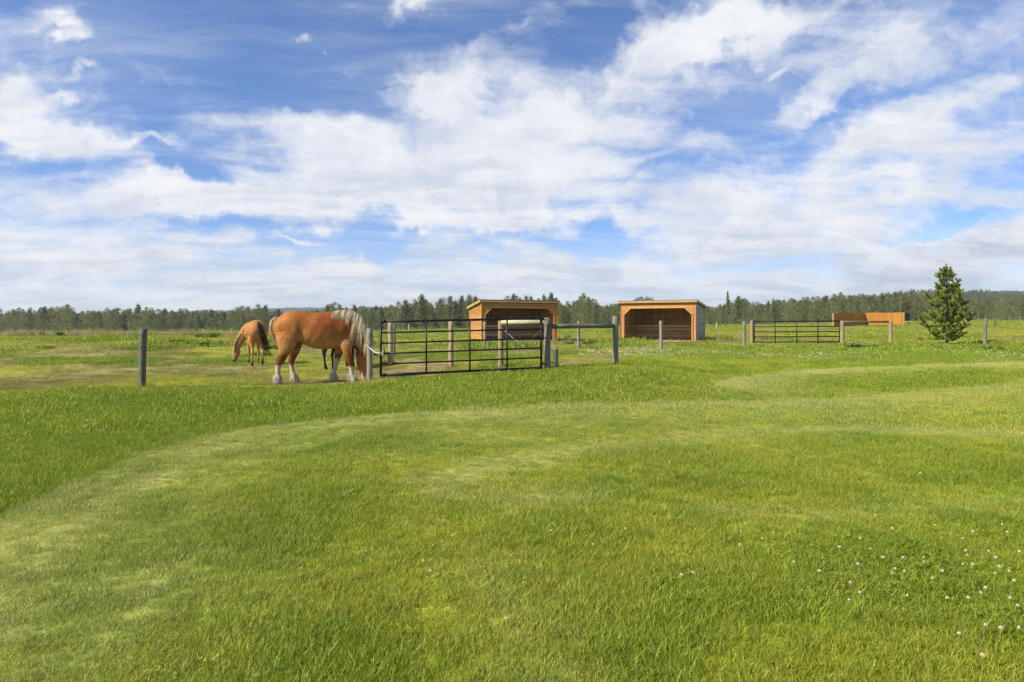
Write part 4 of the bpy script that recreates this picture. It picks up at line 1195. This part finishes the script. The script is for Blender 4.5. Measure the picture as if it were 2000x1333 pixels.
def tree_meshes(kind, h, seed):
    rs = np.random.default_rng(seed)
    m = MB(); V, Fc, Cc = [], [], []
    lean = rs.normal(0, .02, 2) * h
    tp = [Vector((lean[0] * t * t + .08 * math.sin(5 * t + seed), lean[1] * t * t, h * t * .96)) for t in np.linspace(0, 1, 7)]
    tp[0].z = -.4
    r0 = .011 * h + .03
    m.tube(tp, [r0 * (1 - .88 * t) for t in np.linspace(0, 1, 7)], 7)
    def trunk(t): i = min(int(t * 6), 5); return tp[i].lerp(tp[i + 1], t * 6 - i)
    if kind in ('aspen', 'round', 'shrub'):
        lo = {'aspen': .20, 'round': .10, 'shrub': .05}[kind]; wd = {'aspen': .15, 'round': .22, 'shrub': .42}[kind] * h
        nl = {'aspen': 28, 'round': 30, 'shrub': 16}[kind]
        for i in range(nl):
            t = lo + (1 - lo) * (i + rs.uniform(0, 1)) / nl
            prof = math.sin(math.pi * min(1, .12 + .88 * ((t - lo) / (1 - lo)) ** .8)) ** .6 if kind != 'shrub' else 1 - .4 * t
            a = i * 2.4 + rs.uniform(-.5, .5); L = wd * prof * rs.uniform(.35, 1.15)
            p0 = trunk(max(t - .08, .02)); p1 = trunk(t * .97) + Vector((math.cos(a) * L, math.sin(a) * L, L * rs.uniform(.1, .5)))
            m.tube([p0, p0.lerp(p1, .5) + Vector((0, 0, -.1 * L)), p1], [r0 * .32 * (1.1 - t), r0 * .2 * (1.1 - t), r0 * .08], 4, False)
            cr = wd * rs.uniform(.28, .52) * (1.05 - .3 * t)
            nq = 58 if kind != 'shrub' else 44
            D = rs.normal(0, 1, (nq, 3)); D /= np.linalg.norm(D, axis=1)[:, None]
            rad = cr * rs.uniform(.3, 1.1, nq) ** .5
            Cn = np.array(p1) + D * rad[:, None] * np.array([1, 1, .8])
            # some sprays hang along the limb
            kk = rs.uniform(.75, 1.25); tone = np.tile(np.array([kk, kk, kk]), (nq, 1)) * rs.uniform(.8, 1.2, (nq, 1)) * np.array([rs.uniform(.9, 1.15), 1, rs.uniform(.85, 1.1)])
            quads_at(Cn, D + np.array([0, 0, .4]), .034 * h ** .6 * 1.45, rs, V, Fc, Cc, tone)
    elif kind == 'pine':      # lodgepole: bare lower trunk, narrow ragged head
        lo = rs.uniform(.16, .32); nl = 40
        for i in range(nl):
            t = lo + (1 - lo) * (i + rs.uniform()) / nl
            L = h * .145 * (1 - .75 * (t - lo) / (1 - lo)) * rs.uniform(.5, 1.25); a = i * 2.4 + rs.uniform(-.6, .6)
            p0 = trunk(t * .99); p1 = p0 + Vector((math.cos(a) * L, math.sin(a) * L, L * rs.uniform(-.1, .5)))
            m.tube([p0, p1], [r0 * .22, r0 * .06], 4, False)
            nq = 34; s_ = rs.uniform(.2, 1.1, nq)[:, None]
            Cn = np.array(p0) * (1 - s_) + np.array(p1) * s_ + rs.normal(0, .13 * h ** .35, (nq, 3))
            kk = rs.uniform(.75, 1.3); quads_at(Cn, np.tile(np.array([math.cos(a) * .5, math.sin(a) * .5, .8]), (nq, 1)), .15 * h ** .35, rs, V, Fc, Cc, np.full((nq, 3), kk))
    else:                     # spruce: dense cone down to the ground
        nl = 74
        for i in range(nl):
            t = .04 + .95 * (i + rs.uniform()) / nl
            L = h * .165 * (1 - t) ** .85 * rs.uniform(.75, 1.2) + .08; a = i * 2.4 + rs.uniform(-.4, .4)
            p0 = trunk(t * .995); p1 = p0 + Vector((math.cos(a) * L, math.sin(a) * L, -L * .28))
            m.tube([p0, p1], [r0 * .15, r0 * .04], 3, False)
            nq = 26; s_ = rs.uniform(.15, 1.05, nq)[:, None]
            Cn = np.array(p0) * (1 - s_) + np.array(p1) * s_ + rs.normal(0, .10, (nq, 3)) * np.array([1, 1, .6])
            kk = rs.uniform(.75, 1.25); quads_at(Cn, np.tile(np.array([math.cos(a) * .4, math.sin(a) * .4, .8]), (nq, 1)), .34, rs, V, Fc, Cc, np.full((nq, 3), kk))
    lm = {'aspen': M_aspen, 'round': M_aspen, 'shrub': M_shrub}.get(kind, M_conif)
    cm = quick_mesh("crown", np.concatenate(V), np.concatenate(Fc), lm); set_col(cm, np.concatenate(Cc), 'var')
    to = mesh_obj("trunk", m.v, m.f, M_bark if kind in ('aspen', 'shrub') else M_barkd); tm = to.data; bpy.data.objects.remove(to)
    return tm, cm
TREES = {'aspen': [tree_meshes('aspen', 12, s) for s in (1, 2, 3, 4, 5)], 'round': [tree_meshes('round', 11, s) for s in (11, 12, 13)],
         'pine': [tree_meshes('pine', 12, s) for s in (21, 22, 23, 24)], 'spruce': [tree_meshes('spruce', 12, s) for s in (31, 32)],
         'shrub': [tree_meshes('shrub', 4, s) for s in (41, 42, 43)]}
TH = {'aspen': 12, 'round': 11, 'pine': 12, 'spruce': 12, 'shrub': 4}
def plant(kind, px, d, pytop, label, group=None, var=None, wide=1.0, name=None, cat="tree"):
    b = onground(px, d); hgt = max(z(pytop, d) - b.z, 1.0)
    rr = np.random.default_rng(int(px * 13 + d * 7))
    tm, cm = TREES[kind][rr.integers(0, len(TREES[kind])) if var is None else var]
    s = hgt / TH[kind]
    root = empty(name or {'aspen': 'aspen_tree', 'round': 'leafy_tree', 'pine': 'pine_tree', 'spruce': 'spruce_tree', 'shrub': 'shrub'}[kind], b, rr.uniform(0, 6.28))
    sw = s * wide * rr.uniform(.9, 1.15); root.scale = (sw, sw, s)
    tag(root, label, cat, group)
    for nm, me in (("trunk", tm), ("crown", cm)):
        o = bpy.data.objects.new(nm, me); col.objects.link(o); o.parent = root
    return root
SKY_PX = np.array([-200,0,60,130,163,200,270,300,350,400,440,480,510,540,565,600,640,660,700,740,780,826,850,870,900,935,960,1000,1040,1075,1110,1140,1165,1180,1215,1250,1290,1340,1385,1410,1450,1480,1520,1560,1600,1650,1700,1730,1760,1800,1850,1900,2000,2300])
SKY_PY = np.array([600,601,599,594,604,601,594,602,600,602,605,592,592,603,607,606,590,593,596,591,587,578,588,580,576,577,588,574,577,574,588,574,584,592,584,576,584,594,598,590,575,589,579,578,577,568,573,577,566,573,573,578,582,580])
LAND = [(-300, "left end of the far wood"), (120, "far wood, left of the left fence post"), (285, "far wood right of the left fence post"), (400, "far wood, left of the tan horse"),
        (460, "far wood, above the tan horse"), (535, "far wood, above the sorrel rump"), (640, "far wood, above the blond mane"), (735, "far wood, above the gate's left end"),
        (830, "far wood, above the gate's middle"), (925, "wood behind the bright walled shelter"), (1095, "wood between the two shelters"), (1215, "wood behind the grey walled shelter"),
        (1385, "wood right of the grey wall"), (1475, "wood above the distant gate"), (1560, "wood near the distant gate's hinge"), (1630, "wood behind the orange cedar fence"),
        (1700, "wood above the orange fence's right end"), (1770, "wood left of the young pine"), (1850, "wood right of the young pine"), (1925, "wood at the right edge")]
def sect(px):
    return [q[1] for q in LAND if px >= q[0]][-1]
DESC = {'aspen': "pale trunked aspen", 'round': "broad leafy tree", 'pine': "ragged dark pine", 'shrub': "low willow shrub"}
def lab(kind, px, dy):
    hw = "" if kind == 'shrub' else ("tall " if dy <= 0 else ("mid height " if dy <= 4 else ("shortish " if dy <= 9 else "short ")))
    l = hw + DESC[kind] + ", " + sect(px)
    return l, {"aspen": "pale trunked aspens of the far wood", "round": "broad leafy trees of the far wood", "pine": "dark pines of the far wood", "shrub": "willow shrubs at the foot of the far wood"}[kind]
def tdist(px): return float(np.interp(px, [-300, 500, 800, 1150, 1400, 1700, 2300], [235, 235, 220, 205, 205, 190, 185]))
rt = np.random.default_rng(17)
px = -60.0; cnt = 0
# the trees with a look of their own
plant('spruce', 1422, 198, 566, "tall dark spruce standing above its neighbours right of the grey walled shelter", wide=.8)
plant('spruce', 2004, 170, 548, "dark spruce cut by the right edge of the photo", wide=.7)
plant('round', 1141, 195, 570, "tallest airy leafy tree in the gap between the two shelters", var=1)
plant('round', 915, 205, 573, "broad dark crowned tree just left of the left shelter roof", var=0)
plant('pine', 826, 208, 576, "tall ragged pine above the middle of the large black gate", wide=1.3)
plant('pine', 1077, 208, 571, "narrow pointed pine above the right end of the left shelter roof", wide=.9)
plant('round', 657, 222, 587, "broad tree rising above the withers of the sorrel horse", var=2)
plant('round', 130, 230, 592, "rounded bushy crown standing highest at the left end of the tree line", var=1, wide=1.2)
while px < 2080:
    left = px < 560
    mixp = [('aspen', .46), ('round', .38), ('pine', .16)] if not left else [('round', .46), ('aspen', .34), ('pine', .20)]
    if 720 < px < 1300: mixp = [('aspen', .42), ('round', .30), ('pine', .28)]
    kind = mixp[int(rt.choice(3, p=[q[1] for q in mixp]))][0]
    dy = rt.choice([0, 2, 5, 10, 16], p=[.3, .25, .2, .15, .1]); L_ = lab(kind, px, dy)
    top = float(np.interp(px, SKY_PX, SKY_PY)) + dy - 1
    d = tdist(px) * rt.uniform(.95, 1.12)
    plant(kind, px + rt.uniform(-3, 3), d, top, *L_, wide=rt.uniform(.9, 1.25))
    cnt += 1
    px += rt.uniform(7, 12)
# lower front edge of the wood: young trees and willow shrubs
px = -40.0
while px < 2060:
    d = tdist(px) * rt.uniform(.88, .95); b = onground(px, d); basey = 640 + (H - b.z) / d * F
    kind = 'shrub' if rt.uniform() < .6 else 'round'
    top = basey - (rt.uniform(12, 24) if kind == 'shrub' else rt.uniform(24, 36))
    if kind == 'shrub': plant(kind, px, d, top, *lab(kind, px, 0), wide=rt.uniform(.9, 1.3))
    else: l_ = "young front tree, " + sect(px); plant(kind, px, d, top, l_, "young trees at the front edge of the far wood", wide=rt.uniform(.8, 1.1))
    cnt += 1
    px += rt.uniform(16, 28)
print("trees", cnt)
# look-alikes in one stretch of the wood: tell them apart by their order
_by = {}
for o in col.objects:
    if o.get('category') == 'tree' or o.name.startswith('shrub'): _by.setdefault(o['label'], []).append(o)
ORD = ["leftmost"] + [q + " from left," for q in ("second", "third", "fourth", "fifth", "sixth", "seventh", "eighth", "ninth")]
for l, os_ in _by.items():
    if len(os_) > 1:
        os_.sort(key=lambda o: o.location.x / o.location.y)
        for i_, o in enumerate(os_): o['label'] = ("rightmost" if i_ == len(os_) - 1 else ORD[i_]) + " " + l
# the wood behind, read as one mass
def tree_coll():
    c = bpy.data.collections.new("wood_clumps"); i = 0
    for k in ('aspen', 'round', 'pine', 'shrub'):
        for tm, cm in TREES[k][:3]:
            j = bpy.data.meshes.new("whole_tree")
            bm = bmesh.new(); bm.from_mesh(tm); nT = len(bm.faces); bm.from_mesh(cm); 
            for f in list(bm.faces)[nT:]: f.material_index = 1
            bm.to_mesh(j); bm.free(); j.materials.append(tm.materials[0]); j.materials.append(cm.materials[0])
            o = bpy.data.objects.new("wood_%02d" % i, j); c.objects.link(o); i += 1
    return c
wc = tree_coll()
wx, wy, wi, wsx = [], [], [], []
for k in range(5200):
    a = rt.uniform(-1.15, 1.15); ppx = 1000 + F * math.tan(a) if abs(a) < 1.4 else 0
    dd = tdist(np.clip(ppx, -300, 2300)) * (1.0 if abs(a) < .68 else rt.uniform(.95, 1.0)) + rt.uniform(0, 1) ** 1.5 * 150 + 12
    x, y = math.tan(a) * dd, dd
    h0 = (z(float(np.interp(np.clip(ppx, -200, 2300), SKY_PX, SKY_PY)), dd) - gz(x, y)) * rt.uniform(.62, .93) - 0
    if k % 9 == 0 and False: continue
    h0 = max(h0, 3)
    ki = int(rt.choice(4, p=[.38, .36, .16, .10])); wi.append(ki * 3 + rt.integers(0, 3)); 
    wsx.append(min(h0, 17) / 12 if ki != 3 else .9 * min(h0, 17) / 12); wx.append(x); wy.append(y)
wx, wy = np.array(wx), np.array(wy)
kk = len(wx)
scatter("wood", np.stack([wx, wy, ground(wx, wy) - .1], 1), np.stack([np.zeros(kk), np.zeros(kk), rt.uniform(0, 6.28, kk)], 1), np.array(wsx), np.array(wi), np.ones((kk, 3)), wc, "dense mixed wood seen as one mass behind the front row of trees", "woodland")

# ------------------------------------------------------------------ far wooded hills
def hills(name, a0, a1, dist, depth, prof, colr, seed):
    na, nd = 260, 26
    aa = np.linspace(a0, a1, na); V = []
    for j in range(nd):
        t = j / (nd - 1); dd = dist + depth * t
        x, y = np.tan(aa) * dd, np.full(na, dd)
        ppx = 1000 + F * np.tan(aa)
        topz = H + (640 - np.interp(ppx, prof[0], prof[1])) / F * (dist + depth * .7)
        f = np.sin(np.clip(t / .7, 0, 1) * np.pi / 2) if t < .7 else 1 - .3 * (t - .7)
        base = ground(x, y, False)
        zz_ = base - 8 + (topz - base + 8) * f + (fbm(x / 60, y / 60, seed, 4) - .5) * 14 * f + (fbm(x / 9, y / 9, seed + 1, 3) - .5) * 7 * f
        V.append(np.stack([x, y, zz_], 1))
    V = np.concatenate(V); i, j = np.meshgrid(np.arange(nd - 1), np.arange(na - 1), indexing='ij'); b = (i * na + j).ravel()
    Fc = np.stack([b, b + 1, b + na + 1, b + na], 1)
    m, t, bs = new_mat(name + "_wooded", 1.0, 0.05)
    geo = t.node('ShaderNodeNewGeometry'); nn = t.noise(geo.outputs['Position'], .12, 6, .7)
    t.l.new(t.mix(t.ss(nn, .35, .65), (*[c * .6 for c in colr], 1), (*colr, 1)), bs.inputs['Base Color'])
    me = quick_mesh(name, V, Fc, m); o = link(name, me); tag(o, kind='structure'); return o
hills("hills", -1.1, 1.1, 1400, 900, (np.array([-2500,-200,300,480,560,700,800,900,1100,1400,1600,1870,2000,2400,4000]), np.array([622,616,612,606,603,602,605,602,600,602,590,574,572,572,580])), (.05, .075, .07), 3)
hills("wooded_hill", .30, 1.1, 480, 420, (np.array([1400,1500,1640,1700,1800,1870,1940,2000,2300,4000]), np.array([645,624,596,587,582,579,579,580,584,600])), (.05, .06, .035), 9)

# trees of the wooded hill at the right
bpy.context.view_layer.update()
_dg = bpy.context.evaluated_depsgraph_get(); _hill = bpy.data.objects["wooded_hill"]
hx, hy, hz = [], [], []
for k in range(5200):
    a_ = rt.uniform(.28, 1.05); dd = 480 + 420 * .75 * rt.uniform() ** .8; x, y = math.tan(a_) * dd, dd
    ok, hit, _, _ = _hill.ray_cast(Vector((x, y, 900)), Vector((0, 0, -1)))
    if ok: hx.append(x); hy.append(y); hz.append(hit.z - 5.5)
kk = len(hx)
scatter("hill_wood", np.stack([hx, hy, hz], 1), np.stack([np.zeros(kk), np.zeros(kk), rt.uniform(0, 6.28, kk)], 1), rt.uniform(.65, 1.05, kk), rt.integers(0, 9, kk), np.ones((kk, 3)), wc, "dense wood covering the low hill at the right", "woodland")

# ------------------------------------------------------------------ young pine on the lawn edge
yp = empty("young_pine", onground(1849, 36)); tag(yp, "young bright green pine with a forked top standing on the lawn edge", "tree")
PB = onground(1849, 36)
M_bright = leaf_mat("young_pine_needles", (.235, .28, .035), .42)
TH_ = z(516, 36) - PB.z
m = MB(); tpts = [PB + Vector((.03 * math.sin(4 * t), 0, -.2 + (TH_ * .97 + .2) * t)) for t in np.linspace(0, 1, 8)]
m.tube(tpts, [.075 * (1 - .85 * t) for t in np.linspace(0, 1, 8)], 9); m.build("trunk", M_barkd, yp)
rp = np.random.default_rng(77); SH = []   # shoots: start, end
BR = MB()
def shoots(p0, p1, nsub, L):
    SH.append((p0.lerp(p1, .45), p1))
    dirb = (p1 - p0).normalized()
    for _ in range(nsub):
        s = rp.uniform(.25, .98); q = p0.lerp(p1, s); a = rp.uniform(0, 6.28)
        sd = (dirb * .6 + Vector((math.cos(a), math.sin(a), rp.uniform(.1, 1.0))) * .75).normalized()
        SH.append((q, q + sd * L * rp.uniform(.6, 1.15)))
wh = np.concatenate([np.linspace(.05, .86, 12)])
for i, hf in enumerate(wh):
    hz_ = TH_ * hf; nb = 6 if hf < .3 else (5 if hf < .7 else 4)
    Lm = np.interp(hf, [0, .10, .2, .3, .45, .6, .72, .82, .9], [.8, 1.15, 1.40, .86, .98, .74, .50, .30, .18])
    for k in range(nb):
        a = k * 6.283 / nb + i * .9 + rp.uniform(-.3, .3); L = Lm * rp.uniform(.55, 1.15)
        p0 = PB + Vector((0, 0, hz_ + rp.uniform(-.08, .08)))
        mid = p0 + Vector((math.cos(a) * L * .6, math.sin(a) * L * .6, L * .10)); p1 = p0 + Vector((math.cos(a) * L, math.sin(a) * L, L * rp.uniform(.35, .65) + (.12 if hf > .5 else 0)))
        BR.tube([p0, mid, p1], [.02 * (1.1 - hf), .014 * (1.1 - hf), .005], 5, False)
        shoots(p0.lerp(mid, .3), mid, 6 if hf < .7 else 3, .25); shoots(mid, p1, 9 if hf < .7 else 5, .27)
top = PB + Vector((0, 0, TH_ * .86))
SH += [(top, PB + Vector((-.02, 0, TH_))), (top + Vector((.05, 0, -.1)), PB + Vector((.20, .02, TH_ * .965))), (top, top + Vector((-.30, 0, .18))), (top, top + Vector((.32, -.05, .12))), (top, top + Vector((.1, -.3, .1))), (top - Vector((0, 0, .3)), top)]
BR.build("branches", M_barkd, yp)
V, Fc, Cc = [], [], []
for (p0, p1) in SH:
    ax = (p1 - p0); L = ax.length; ax.normalize(); nn = int(80 + 330 * L)
    kk = rp.uniform(.65, 1.35); tip = rp.uniform(.95, 1.25)
    s = rp.uniform(0, 1, nn); D = rp.normal(0, 1, (nn, 3)); axn = np.array(ax); D -= (D @ axn)[:, None] * axn; D /= np.linalg.norm(D, axis=1)[:, None]
    d = D * .85 + axn * .75; d /= np.linalg.norm(d, axis=1)[:, None]
    base = np.array(p0) + axn * (s * L)[:, None]; ln = rp.uniform(.055, .10, nn)[:, None]
    w = np.cross(d, rp.normal(0, 1, (nn, 3))); w /= np.linalg.norm(w, axis=1)[:, None]; w *= .009
    p = np.stack([base - w, base + w, base + d * ln], 1); b = sum(len(q) for q in V)
    V.append(p.reshape(-1, 3)); Fc.append(np.arange(nn * 3).reshape(-1, 3) + b)
    tn = kk * rp.uniform(.8, 1.2, nn) * np.where(s > .6, tip, 1.0); Cc.append(np.repeat(np.stack([tn * 1.05, tn, tn * .9], 1), 3, axis=0))
me = quick_mesh("crown", np.concatenate(V) - np.array(PB), np.concatenate(Fc), M_bright); set_col(me, np.concatenate(Cc), 'var')
o = link("crown", me, yp)
print("pine tris", sum(len(f) for f in Fc))

# ------------------------------------------------------------------ weeds, tall grass, clover
M_weed = leaf_mat("weed_leaves", (.24, .29, .045), .4)
M_seed = leaf_mat("dry_seed_heads", (.42, .33, .19), .3)
def weed_mesh(seed, hgt=.6, rad=.8):
    rs = np.random.default_rng(seed); V, Fc, Cc = [], [], []
    for i in range(9):
        c = np.array([rs.normal(0, rad * .5), rs.normal(0, rad * .3), hgt * rs.uniform(.2, .6)]); nq = 60
        D = rs.normal(0, 1, (nq, 3)); D /= np.linalg.norm(D, axis=1)[:, None]
        Cn = c + D * np.array([rad * .38, rad * .3, hgt * .45]) * rs.uniform(.4, 1, (nq, 1)); Cn[:, 2] = np.abs(Cn[:, 2])
        quads_at(Cn, D + np.array([0, 0, .6]), .13, rs, V, Fc, Cc, np.full((nq, 3), rs.uniform(.75, 1.25)) * rs.uniform(.85, 1.15, (nq, 1)), 2.2)
    me = quick_mesh("weed_clump", np.concatenate(V), np.concatenate(Fc), M_weed); set_col(me, np.concatenate(Cc), 'var'); return me
WM = [weed_mesh(s) for s in (1, 2, 3)]
for i, (wpx, d, s, lb) in enumerate(((118, 52, 1.5, "low dark weed clump at the pasture crest, leftmost"), (55, 53, 1.2, "light weed patch on the pasture crest near the left edge"), (413, 50, 1.3, "dark weed clump on the crest between the left post and the bay horse"),
        (350, 36, 1.2, "broad green weed patch right of the left fence post"), (396, 35, 1.2, "green weed patch just left of the bay horse"), (88, 31, .6, "small dark tuft in the bare left pasture"),
        (505, 28, .7, "weed tuft between the legs of the bay horse and the sorrel horse"), (540, 33, .9, "green weeds right behind the bay horse"), (1150, 40, 1.1, "weed patch seen under the rail between the shelters"),
        (1195, 41, .9, "leafy weeds at the left front corner of the grey walled shelter"), (1105, 42, .9, "weeds at the right front corner of the left shelter"), (1668, 33.5, 1.0, "dark clover hummock in front of the braced rail"),
        (1925, 30.5, .8, "dark clover hummock right of the young pine"), (1810, 44, .9, "small weed tuft behind the young pine"), (1000, 41, 1.0, "tall weeds in front of the left shelter opening"), (930, 43, .9, "weeds at the foot of the bright shelter wall"))):
    b = onground(wpx, d); o = bpy.data.objects.new("weed_clump", WM[i % 3]); col.objects.link(o); o.location = b; o.scale = (s * .8, s * .8, s * .45); o.rotation_euler = (0, 0, i * 1.7); tag(o, lb, "weed")
def tall_clump(seed):
    rs = np.random.default_rng(seed); V, Fc, C = clump(46, .35, .35, .85, .012, .35, rs, .5)
    return V, Fc, C
tallc = proto_coll("tall", [tall_clump(s) for s in (1, 2, 3)], M_blade)
X, Y, Cc, S = [], [], [], []
for k in range(900):
    ppx = rt.uniform(-200, 470) if k < 520 else rt.uniform(1100, 1950)
    d = rt.uniform(48, 64) if k < 520 else rt.uniform(44, 90)
    x, y = (ppx - 1000) / F * d, d
    if fbm(np.array([x / 3.]), np.array([y / 3.]), 99, 3)[0] < .5: continue
    X.append(x); Y.append(y); S.append(rt.uniform(.4, 1.0) * (.6 if k >= 520 else 1)); Cc.append(lerpc((.17, .22, .04), (.38, .32, .15), rt.uniform() ** 1.5))
X, Y = np.array(X), np.array(Y); n_ = len(X)
scatter("tall_grass", np.stack([X, Y, ground(X, Y)], 1), np.stack([np.zeros(n_), np.zeros(n_), rt.uniform(0, 6.28, n_)], 1), np.array(S), rt.integers(0, 3, n_), np.array(Cc), tallc, "tall seeding grass along the crest of the pasture", "grass")
# longer grass the mower and the horses leave round every post
X, Y = [], []
for b_ in BASES:
    rr_ = .13 + .0 * b_.y
    for _ in range(16):
        a_ = rt.uniform(0, 6.28); q_ = rr_ * rt.uniform(.7, 1.9) * (1 if b_.y < 30 else 1.6); X.append(b_.x + q_ * math.cos(a_)); Y.append(b_.y + q_ * math.sin(a_))
X, Y = np.array(X), np.array(Y); n_ = len(X)
scatter("post_grass", np.stack([X, Y, ground(X, Y)], 1), np.stack([np.zeros(n_), np.zeros(n_), rt.uniform(0, 6.28, n_)], 1), rt.uniform(.13, .27, n_), rt.integers(0, 3, n_), cover(X, Y)[0] * rt.uniform(.8, 1.1, (n_, 1)), tallc, "longer uncut grass tufts around the feet of the posts", "grass")
# clover blossom
M_clov = flat_mat("clover_white", (.78, .70, .60), .7, 0, .2, .15, 60)
M_clovp = flat_mat("clover_pink", (.52, .33, .26), .8, 0, .2, .2, 60)
M_stem = flat_mat("clover_stem", (.12, .2, .04), .8)
def flower(fr, seed):
    """clover head: many small florets round a ball; lower florets droop and are pinkish"""
    rs = np.random.default_rng(seed); up, dn = MB(), MB()
    for i in range(44):
        ph = math.acos(1 - 1.75 * (i + .5) / 44); th = i * 2.39996
        d = Vector((math.sin(ph) * math.cos(th), math.sin(ph) * math.sin(th), math.cos(ph)))
        if d.z < -.35: d = (d + Vector((0, 0, -.6))).normalized()
        a = d.orthogonal().normalized(); c = d.cross(a); q = d * fr * .45; tip = d * fr * rs.uniform(.9, 1.1)
        w = fr * .14
        mm = up if d.z > -.15 else dn
        mm.add([q + a * w, q - a * w * .5 + c * w * .86, q - a * w * .5 - c * w * .86, tip], [(0, 1, 3), (1, 2, 3), (2, 0, 3)])
    return up, dn
fproto = []
for s_ in range(3):
    up, dn = flower(.0105, s_); 
    a = up.build("florets", M_clov, None, local=True); b = dn.build("lower_florets", M_clovp, None, local=True)
    sm = MB(); sm.tube([(0, 0, 0), (.004, 0, -.05), (.0, .002, -.12)], .0012, 4); c = sm.build("stem", M_stem, None, local=True)
    fproto.append((a.data, b.data, c.data))
    for q in (a, b, c): bpy.data.objects.remove(q)
FL = [(1724,1112),(1763,1115),(1804,1123),(1804,1116),(1661,1168),(1676,1129),(1748,1138),(1766,1141),(1742,1145),(1821,1155),(1840,1140),(1886,1101),(1889,1112),(1899,1127),(1944,1115),(1951,1132),(1943,1145),(1971,1141),(1980,1164),(1924,1176),(1915,1186),(1849,1195),(1891,1199),(1772,1191),(1680,1187),(1658,1200),(1972,1199),(1742,1053),(1826,1048),(1880,1075),(1900,1060),(1957,1043),(1967,1060),(1680,1075),(1455,1043),(1510,1061),(1447,1060),(1445,1088),(1489,1076),(1353,1145),(1331,1152),(1550,1124),(1924,1255),(1873,1272),(1990,1256),(1918,1312),(1158,1090),(1222,1055),(987,1240),(864,1078),(884,1066),(845,1088),(715,1101),(548,948),(588,1136),(800,1046),(866,1038),(840,1143),(1076,1060),(700,900),(722,905),(758,900),(697,893),(886,888),(795,885),(1035,893),(1620,943),(1797,938),(1988,1212),(1880,1130),(1930,1100),(1990,1100),(1700,1095),(1640,1090),(1955,1260),(1600,1140)]
FP = (260, 848, 217, 840), 
for (a, b) in ((204,850),(221,845),(267,853),(172,828),(427,811),(446,814),(17,888),(48,919),(200,804),(277,782),(331,771),(380,771),(597,768),(990,783),(975,762),(1376,798),(1410,790),(1640,862),(150,1036)): FL.append((a, b))
right_g = "clover blossoms in the lower right corner"; left_g = "scattered clover blossoms in the lawn"
for i, (fx, fy) in enumerate(FL):
    gp = px_to_ground(fx, fy + 3); big = 1.0 if fy > 1000 else 1.0
    zt = gz(gp[0], gp[1]) + .078
    root = empty("clover_flower", Vector((gp[0], gp[1], zt)), i * 1.1); sc_ = rt.uniform(.68, 1.05); root.scale = (sc_,) * 3
    root.rotation_euler = (rt.uniform(-.3, .3), rt.uniform(-.3, .3), i)
    corner = fx > 1600 and fy > 1000
    tag(root, "small white and pink clover blossom among the clover patch in the lower right corner" if corner else "lone small white clover blossom scattered in the mown lawn", "flower", right_g if corner else left_g)
    for nm, me_ in zip(("florets", "lower_florets", "stem"), fproto[i % 3]):
        o = bpy.data.objects.new(nm, me_); col.objects.link(o); o.parent = root
# blossoms of the far clover strip, uncountable
cc = bpy.data.collections.new("blossoms"); bm = bmesh.new(); bmesh.ops.create_icosphere(bm, subdivisions=1, radius=.012); mm = bpy.data.meshes.new("blossom"); bm.to_mesh(mm); bm.free(); mm.materials.append(M_clov)
cc.objects.link(bpy.data.objects.new("blossom_00", mm))
X, Y = [], []
for k in range(5200):
    ppx = rt.uniform(1130, 2150); d = rt.uniform(24.5, 36)
    x = (ppx - 1000) / F * d
    cn = fbm(np.array([x / 2.2]), np.array([d / 2.2]), 120, 3)[0]
    if cn < .46 + .12 * rt.uniform(): continue
    X.append(x); Y.append(d)
X, Y = np.array(X), np.array(Y); n_ = len(X)
scatter("clover_blossoms", np.stack([X, Y, ground(X, Y) + rt.uniform(.02, .07, n_)], 1), np.zeros((n_, 3)), rt.uniform(.7, 1.3, n_), np.zeros(n_, int), np.ones((n_, 3)), cc, "white clover blossoms spread along the far edge of the lawn", "flowers")

# ------------------------------------------------------------------ summer haze
m = bpy.data.materials.new("air_haze"); m.use_nodes = True
t = NT(m.node_tree); t.n.clear(); out = t.node('ShaderNodeOutputMaterial')
pvn = t.node('ShaderNodeVolumePrincipled'); pvn.inputs['Density'].default_value = 0.00020; pvn.inputs['Color'].default_value = (.97, .985, 1.0, 1); pvn.inputs['Anisotropy'].default_value = .25
t.l.new(pvn.outputs[0], out.inputs['Volume'])
mbx = MB(); lo_, hi_ = float(gzv.min()) - 1.0, 80.0
mbx.box((0, 0, (lo_ + hi_) / 2), (5300, 5300, hi_ - lo_)); hz_o = mbx.build("haze", m); tag(hz_o, kind='stuff')
